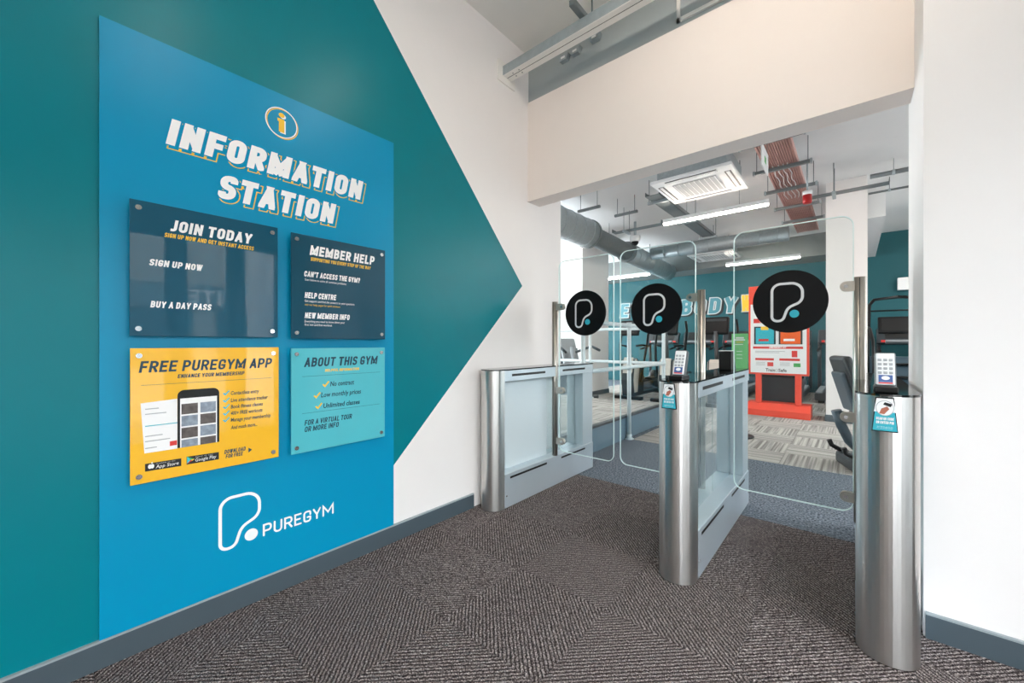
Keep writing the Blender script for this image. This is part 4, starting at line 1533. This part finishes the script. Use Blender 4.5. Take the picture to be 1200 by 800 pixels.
def kq(u0, u1, v0, v1, m, nm, d=.0006, par=None):
    X0, X1 = xl + u0 * W_, xl + u1 * W_
    Z0, Z1 = zt - v1 * (zt - zb), zt - v0 * (zt - zb)
    return MB(o).box(X0, X1, KY + .012 - d, KY + .0118, Z0, Z1).build(nm, m, par or ps)


kq(.09, .93, .37, .42, M['red_ink'], 'poster_band')
for u0, u1, m, nm in ((.10, .47, M['t_ink'], 'cabinet_window'), (.52, .90, M['orange_ink'], 'cabinet_window')):
    wn = kq(u0, u1, .46, .66, M['char'], nm, .004)
    fx = kq(u0 + .03, u1 - .03, .475, .655, m, 'equipment_picture', .006, wn)
    fx.data.materials[0] = m
    kq(u0 + .12, u1 - .12, .46, .50, M['y_ink'] if m is M['t_ink'] else M['w_ink'], 'equipment_handle', .008, wn)
    kq(u0 + .08, u1 - .12, .60, .625, M['red_ink'] if m is M['t_ink'] else M['w_ink'], 'equipment_label', .008, wn)
kq(.08, .91, .685, .71, M['red_ink'], 'poster_band')
for v in (.735, .75):
    kq(.12, .62 - (v - .735) * 6, v, v + .006, M['grey_ink'], 'poster_line')
kq(.73, .82, .73, .80, M['red_ink'], 'poster_badge')
kq(.12, .44, .815, .84, M['red_ink'], 'poster_band')
kq(.53, .86, .815, .84, M['red_ink'], 'poster_band')
kq(.33, .43, .86, .905, M['red_ink'], 'poster_badge')
kq(.76, .87, .865, .905, M['green_ink'], 'poster_badge')
for u in (.13, .54):
    for v in (.86, .875, .89):
        kq(u, u + .16, v, v + .005, M['grey_ink'], 'poster_line')
for s_, u0, u1 in (('Train', .30, .455), ('Safe', .515, .65)):
    pol, wd = font_polys(s_, .02)
    X0 = xl + u0 * W_
    zz = zt - .962 * (zt - zb)
    print_flat('poster_lettering', pol, M['k_ink'], ps, lambda u, v: (X0 + u * (u1 - u0) * W_ / wd, KY + .0112, zz + v * .05), o)
zz = zt - .948 * (zt - zb)
print_flat('poster_ring', ribbon(ellipse_poly(xl + .485 * W_, zz, .018, .02, 24), .003, True), M['grey_ink'], ps, lambda u, v: (u, KY + .0112, v), o)
for s_, u0, u1, v0 in (('CARDIAC RESPONSE', .2, .6, .412), ('EMERGENCY KIT', .36, .64, .704)):
    pol, wd = lettering(s_, .2)
    X0 = xl + u0 * W_
    z_ = zt - v0 * (zt - zb)
    print_flat('poster_lettering', pol, M['w_ink'], ps, lambda u, v: (X0 + u * (u1 - u0) * W_ / wd, KY + .0110, z_ + v * .03), o)
for u in (.12, .78):
    MB(o).rbox(xl + u * W_, xl + (u + .1) * W_, KY + .03, KY + .10, .2, zb + .02, .004, 1).build('leg', M['red'], t)
MB(o).prism([(KY - .06, .0), (KY + .36, 0), (KY + .36, .2), (KY + .06, .2), (KY - .06, .1)], 'x', xl - .02, xr + .02).build('plinth', M['red'], t)
# dark crate behind the stand
o = (xl + .48 * W_, KY + .7, 0)
t = thing('storage_bin', o, 'dark slate plastic bin standing behind the legs of the coral stand', 'bin')
MB(o).prism([(o[0] - .26, 0), (o[0] + .26, 0), (o[0] + .31, .6), (o[0] - .31, .6)], 'y', KY + .42, KY + .95).build('body', M['char'], t)
MB(o).rbox(o[0] - .33, o[0] + .33, KY + .40, KY + .97, .6, .64, .01, 2).build('lid', M['black'], t)
MB(o).box(o[0] - .06, o[0] + .06, KY + .405, KY + .42, .06, .11).build('latch', M['grey_pl'], t)

# green notice on a slim stand
GYn = 5.66
xa, za = on_Y(857.5, 391, GYn)
xb, zb2 = on_Y(876.5, 432, GYn)
o = ((xa + xb) / 2, GYn + .05, 0)
t = thing('notice_stand', o, 'green notice panel on a slim post left of the coral stand', 'sign')
pn = MB(o).rbox(xa, xb, GYn, GYn + .012, zb2, za, .002, 1).build('panel', M['green'], t)
for (a, b, v, hh) in ((.25, .75, .10, .018), (.15, .82, .16, .016), (.28, .72, .23, .01), (.2, .7, .3, .008), (.3, .65, .5, .006), (.3, .65, .6, .006), (.3, .65, .7, .006)):
    MB(o).box(xa + a * (xb - xa), xa + b * (xb - xa), GYn - .0006, GYn, za - v * (za - zb2) - hh, za - v * (za - zb2)).build('printed_line', M['w_ink'] if v != .23 else M['y_ink'], pn)
MB(o).cyl((o[0], GYn + .03, .02), (o[0], GYn + .03, za - .05), .014, 12).build('post', M['galv'], t)
MB(o).cyl((o[0], GYn + .03, 0), (o[0], GYn + .03, .02), .15, 24).build('base', M['black'], t)


# ================================================================== CARDIO MACHINES
def cross_trainer(label, loc, rz=0.0):
    """faces -Y in its own space: column and console at the front (y = 0), pedals behind (+y)"""
    t = thing('cross_trainer', loc, label, 'exercise machine', 'row of cross trainers', rz)
    MB().rbox(-.30, .30, -.10, .02, 0, .07, .015, 2).build('front_foot', M['black'], t)
    MB().rbox(-.22, .22, 1.45, 1.55, 0, .07, .015, 2).build('rear_foot', M['black'], t)
    MB().rbox(-.06, .06, 0, 1.5, .04, .12, .01, 1).build('spine', M['char'], t)
    prof = [(-.05, .07), (.42, .07), (.46, .45), (.32, .70), (.10, .86), (-.03, .84), (-.10, .40)]
    sh = MB().prism(prof, 'x', -.13, .13).build('flywheel_shroud', M['char'], t)
    for s in (-1, 1):
        a, b = sorted((s * .125, s * .14))
        MB().prism([(-.04, .15), (.10, .15), (.20, .66), (.05, .85), (-.02, .83), (-.085, .42)], 'x', a, b).build('pale_cover', M['pale_pl'], sh)
    MB().prism([(-.105, .55), (-.06, .60), (-.02, .88), (-.07, .82)], 'x', -.10, .10).build('pale_nose', M['pale_pl'], sh)
    MB().tube([(0, .05, .80), (0, .0, 1.20), (0, -.02, 1.40)], .034, 12).build('mast', M['mid_metal'], t)
    c = MB().rbox(-.21, .21, -.045, .035, 0, .33, .025, 2)
    c.xform(Matrix.Translation((0, 0, 1.34)) @ Matrix.Rotation(math.radians(-14), 4, 'X'))
    con = c.build('console', M['black'], t)
    c = MB().rbox(-.17, .17, -.052, -.04, .24, .29, .004, 1)
    c.xform(Matrix.Translation((0, 0, 1.34)) @ Matrix.Rotation(math.radians(-14), 4, 'X'))
    c.build('console_ridge', M['char'], con)
    c = MB().box(-.19, .19, .034, .037, .05, .27)
    c.xform(Matrix.Translation((0, 0, 1.34)) @ Matrix.Rotation(math.radians(-14), 4, 'X'))
    c.build('console_screen', M['slot'], con)
    for s in (-1, 1):
        MB().tube([(s * .20, .12, .38), (s * .27, .14, .85), (s * .30, .20, 1.15), (s * .30, .28, 1.42), (s * .27, .32, 1.62)], .024, 10).build('swing_arm', M['black'], t)
        MB().tube([(s * .12, .05, 1.12), (s * .24, .12, 1.14), (s * .26, .32, 1.12), (s * .20, .40, 1.10)], .021, 10).build('fixed_handle', M['black'], t)
        MB().tube([(s * .20, .12, .38), (s * .18, .7, .30 + s * .06), (s * .16, 1.35, .34)], .024, 10).build('pedal_arm', M['char'], t)
        MB().rbox(s * .18 - .075, s * .18 + .075, .55, .93, .33 + s * .06, .37 + s * .06, .012, 2).build('pedal', M['black'], t)
    MB().tube([(-.05, 1.35, .36), (.05, 1.35, .36)], .19, 22).build('crank_disc', M['char'], t)
    return t


def treadmill(label, loc, rz=0.0):
    """user faces +Y; console at the +y end"""
    t = thing('treadmill', loc, label, 'exercise machine', 'row of treadmills by the back wall', rz)
    d = MB().rbox(-.40, .40, -1.0, .85, .06, .20, .02, 2).build('deck', M['char'], t)
    MB().rbox(-.27, .27, -.98, .52, .199, .206, .002, 1).build('belt', M['black'], d)
    for s in (-1, 1):
        MB().rbox(s * .335 - .05, s * .335 + .05, -.99, .52, .20, .225, .006, 1).build('side_rail', M['grey_pl'], d)
        MB().rbox(s * .3 - .05, s * .3 + .05, -.85, -.75, 0, .06, .006, 1).build('foot', M['black'], d)
        MB().rbox(s * .3 - .05, s * .3 + .05, .7, .8, 0, .06, .006, 1).build('foot', M['black'], d)
        MB().tube([(s * .40, .70, .15), (s * .41, .66, .8), (s * .39, .58, 1.22)], .04, 10).build('upright', M['char'], t)
        MB().tube([(s * .39, .60, 1.12), (s * .40, .3, 1.06), (s * .40, -.05, 1.02)], .022, 10).build('handrail', M['black'], t)
    MB().rbox(-.33, .33, .50, .86, .19, .33, .05, 3).build('motor_hood', M['char_b'], t)
    m_ = Matrix.Translation((0, .56, 1.16)) @ Matrix.Rotation(math.radians(-25), 4, 'X')
    c = MB().rbox(-.43, .43, -.05, .05, 0, .34, .02, 2).xform(m_).build('console', M['char'], t)
    MB().rbox(-.30, .30, -.058, -.048, .11, .31, .004, 1).xform(m_).build('console_screen', M['slot'], c)
    MB().box(-.36, .36, -.054, -.05, .02, .07).xform(m_).build('control_strip', M['red_ink'], c)
    MB().rbox(-.3, .3, -.16, -.05, -.02, .03, .01, 1).xform(m_).build('cup_tray', M['grey_pl'], c)
    return t


def recumbent(label, loc, rz=0.0):
    """seat at +y end, cranks at -y; rider faces -y"""
    t = thing('recumbent_bike', loc, label, 'exercise machine', None, rz)
    MB().rbox(-.27, .27, -.42, -.28, 0, .08, .02, 2).build('front_foot', M['black'], t)
    ft = MB().rbox(-.22, .22, .82, 1.02, 0, .12, .03, 2).build('rear_foot', M['char'], t)
    for s in (-1, 1):
        MB().cyl((s * .22, .87, .06), (s * .226, .87, .06), .014, 12).build('foot_bolt', M['black'], ft)
        MB().cyl((s * .22, .95, .06), (s * .226, .95, .06), .014, 12).build('foot_bolt', M['black'], ft)
        MB().tube([(s * .17, .93, .11), (s * .17, 1.0, .135), (s * .17, 1.06, .17), (s * .17, 1.08, .22)], .022, 10).build('transport_handle', M['black'], ft)
    MB().tube([(0, 1.08, .54), (0, 1.04, .40), (0, .98, .26), (0, .88, .15), (0, .72, .09)], .042, 14).build('rear_frame', M['char_b'], t)
    MB().tube([(0, 1.06, .50), (0, .5, .40), (0, .0, .36)], .04, 12).build('seat_rail', M['char'], t)
    MB().tube([(0, .74, .09), (0, .2, .1), (0, -.34, .06)], .045, 12).build('main_beam', M['char'], t)
    MB().tube([(0, -.20, .08), (0, -.08, .3), (0, .0, .56)], .05, 12).build('front_frame', M['char_b'], t)
    MB().tube([(-.07, -.14, .36), (.07, -.14, .36)], .15, 24).build('crank_cover', M['char_b'], t)
    for s in (-1, 1):
        MB().tube([(s * .08, -.14, .36), (s * .12, -.14 - s * .1, .36 - s * .12)], .016, 8).build('crank', M['grey_pl'], t)
        MB().rbox(s * .17 - .055, s * .17 + .055, -.20 - s * .1, -.08 - s * .1, .35 - s * .12, .38 - s * .12, .008, 1).build('pedal', M['black'], t)
    MB().rbox(-.20, .20, .50, .92, .44, .54, .035, 3).build('seat', M['pad'], t)
    MB().tube([(0, .7, .2), (0, .7, .46)], .045, 12).build('seat_post', M['grey_pl'], t)
    m_ = Matrix.Translation((0, .90, .52)) @ Matrix.Rotation(math.radians(-16), 4, 'X')
    b = MB().rbox(-.18, .18, -.035, .04, .02, .56, .03, 3).xform(m_).build('backrest', M['pad'], t)
    MB().rbox(-.13, .13, .038, .075, .04, .42, .02, 2).xform(m_).build('backrest_shell', M['char_b'], b)
    for s in (-1, 1):
        MB().tube([(s * .22, .95, .42), (s * .29, .85, .50), (s * .29, .62, .62)], .017, 10).build('side_grip', M['black'], t)
    MB().tube([(0, .0, .52), (0, -.1, .85), (0, -.03, 1.04)], .032, 12).build('console_mast', M['grey_pl'], t)
    m_ = Matrix.Translation((0, -.02, 1.0)) @ Matrix.Rotation(math.radians(-20), 4, 'X')
    c = MB().rbox(-.19, .19, -.03, .03, 0, .26, .015, 2).xform(m_).build('console', M['black'], t)
    MB().box(-.15, .15, .029, .033, .05, .23).xform(m_).build('console_screen', M['slot'], c)
    for s in (-1, 1):
        MB().tube([(0, -.04, .96), (s * .2, .0, .96), (s * .27, .15, .98)], .015, 8).build('handlebar', M['black'], t)
    return t


def stair_frame(label, loc, rz=0.0):
    t = thing('stair_climber', loc, label, 'exercise machine', None, rz)
    MB().rbox(-.42, .42, -.6, .75, 0, .14, .02, 2).build('base', M['char'], t)
    MB().prism([(-.55, .14), (.65, .14), (.65, .95), (.35, .95)], 'x', -.36, .36).build('stair_housing', M['char_b'], t)
    for k in range(4):
        MB().rbox(-.29, .29, -.52 + k * .22, -.28 + k * .22, .22 + k * .2, .25 + k * .2, .006, 1).build('step', M['black'], t)
    for s in (-1, 1):
        MB().tube([(s * .40, -.45, .10), (s * .40, -.35, .9), (s * .40, -.30, 1.2), (s * .40, .1, 1.42), (s * .38, .62, 1.46)], .022, 10).build('handrail', M['black'], t)
        MB().tube([(s * .38, .62, .1), (s * .38, .64, 1.0), (s * .36, .62, 1.86), (s * .30, .60, 1.95), (0, .60, 1.98)], .026, 10).build('upright', M['black'], t)
    MB().tube([(-.36, .62, 1.75), (.36, .62, 1.75)], .014, 8).build('cross_bar', M['black'], t)
    m_ = Matrix.Translation((0, .55, 1.35)) @ Matrix.Rotation(math.radians(-18), 4, 'X')
    c = MB().rbox(-.25, .25, -.04, .04, 0, .30, .02, 2).xform(m_).build('console', M['black'], t)
    MB().box(-.2, .2, -.044, -.04, .05, .26).xform(m_).build('console_screen', M['slot'], c)
    MB().tube([(.38, .62, 1.2), (.52, .60, 1.2)], .055, 14).build('cup_holder', M['black'], t)
    return t


def bench_machine(label, loc, rz=0.0):
    t = thing('bench_machine', loc, label, 'exercise machine', None, rz)
    MB().rbox(-.3, .3, -.55, -.45, 0, .07, .015, 2).build('foot', M['char'], t)
    MB().rbox(-.3, .3, .55, .65, 0, .07, .015, 2).build('foot', M['char'], t)
    MB().rbox(-.04, .04, -.5, .6, .04, .12, .01, 1).build('spine', M['char_b'], t)
    MB().tube([(0, -.3, .1), (0, -.2, .55), (0, .1, 1.1)], .05, 12).build('post', M['grey_pl'], t)
    m_ = Matrix.Translation((0, .05, .65)) @ Matrix.Rotation(math.radians(-35), 4, 'X')
    MB().rbox(-.16, .16, -.04, .05, 0, .75, .03, 3).xform(m_).build('back_pad', M['grey_pl'], t)
    MB().prism([(.2, .12), (.62, .12), (.5, 1.0), (.38, 1.08)], 'x', -.2, .2).build('weight_shroud', M['char_b'], t)
    MB().rbox(-.19, .19, -.45, -.1, .42, .50, .03, 3).build('seat', M['pad'], t)
    for s in (-1, 1):
        MB().tube([(s * .1, .2, 1.0), (s * .32, -.1, 1.12), (s * .34, -.45, 1.05)], .025, 10).build('lever_arm', M['char'], t)
        MB().tube([(s * .10, -.45, .2), (s * .30, -.45, .2)], .06, 14).build('ankle_roller', M['pad'], t)
    return t


ct0 = cross_trainer('cross trainer behind the guard rail post, leftmost of its row', (-3.6, 8.0, 0))
for x, lb in ((-2.82, 'cross trainer half hidden by the middle black disc'), (-1.92, 'cross trainer with its console below the wall lettering, left of the coral stand')):
    c = copy_tree(ct0)
    c.location = (x, 8.0 if x < -1.5 else 8.75, 0)
    c['label'] = lb
tm0 = treadmill('treadmill at the back wall, farthest left', (-4.1, 10.78, 0))
tl = ['treadmill at the back wall, second from the left', 'treadmill at the back wall behind the middle disc', 'treadmill at the back wall left of the coral stand', 'treadmill at the back wall behind the coral stand', 'treadmill at the back wall behind the white pillar', 'treadmill at the back wall right of the pillar']
for k, lb in enumerate(tl):
    c = copy_tree(tm0)
    c.location = (-4.1 + .98 * (k + 1), 10.78, 0)
    c['label'] = lb
recumbent('black recumbent exercise bike beyond the right gate in front of the pillar', (.89, 5.27, 0), math.radians(110))
stair_frame('black stair climber with tall frame right of the pillar', (.62, 8.95, 0), math.radians(4))
bench_machine('grey gym machine with slanted pad behind the left gate', (-4.1, 6.6, 0), math.radians(50))
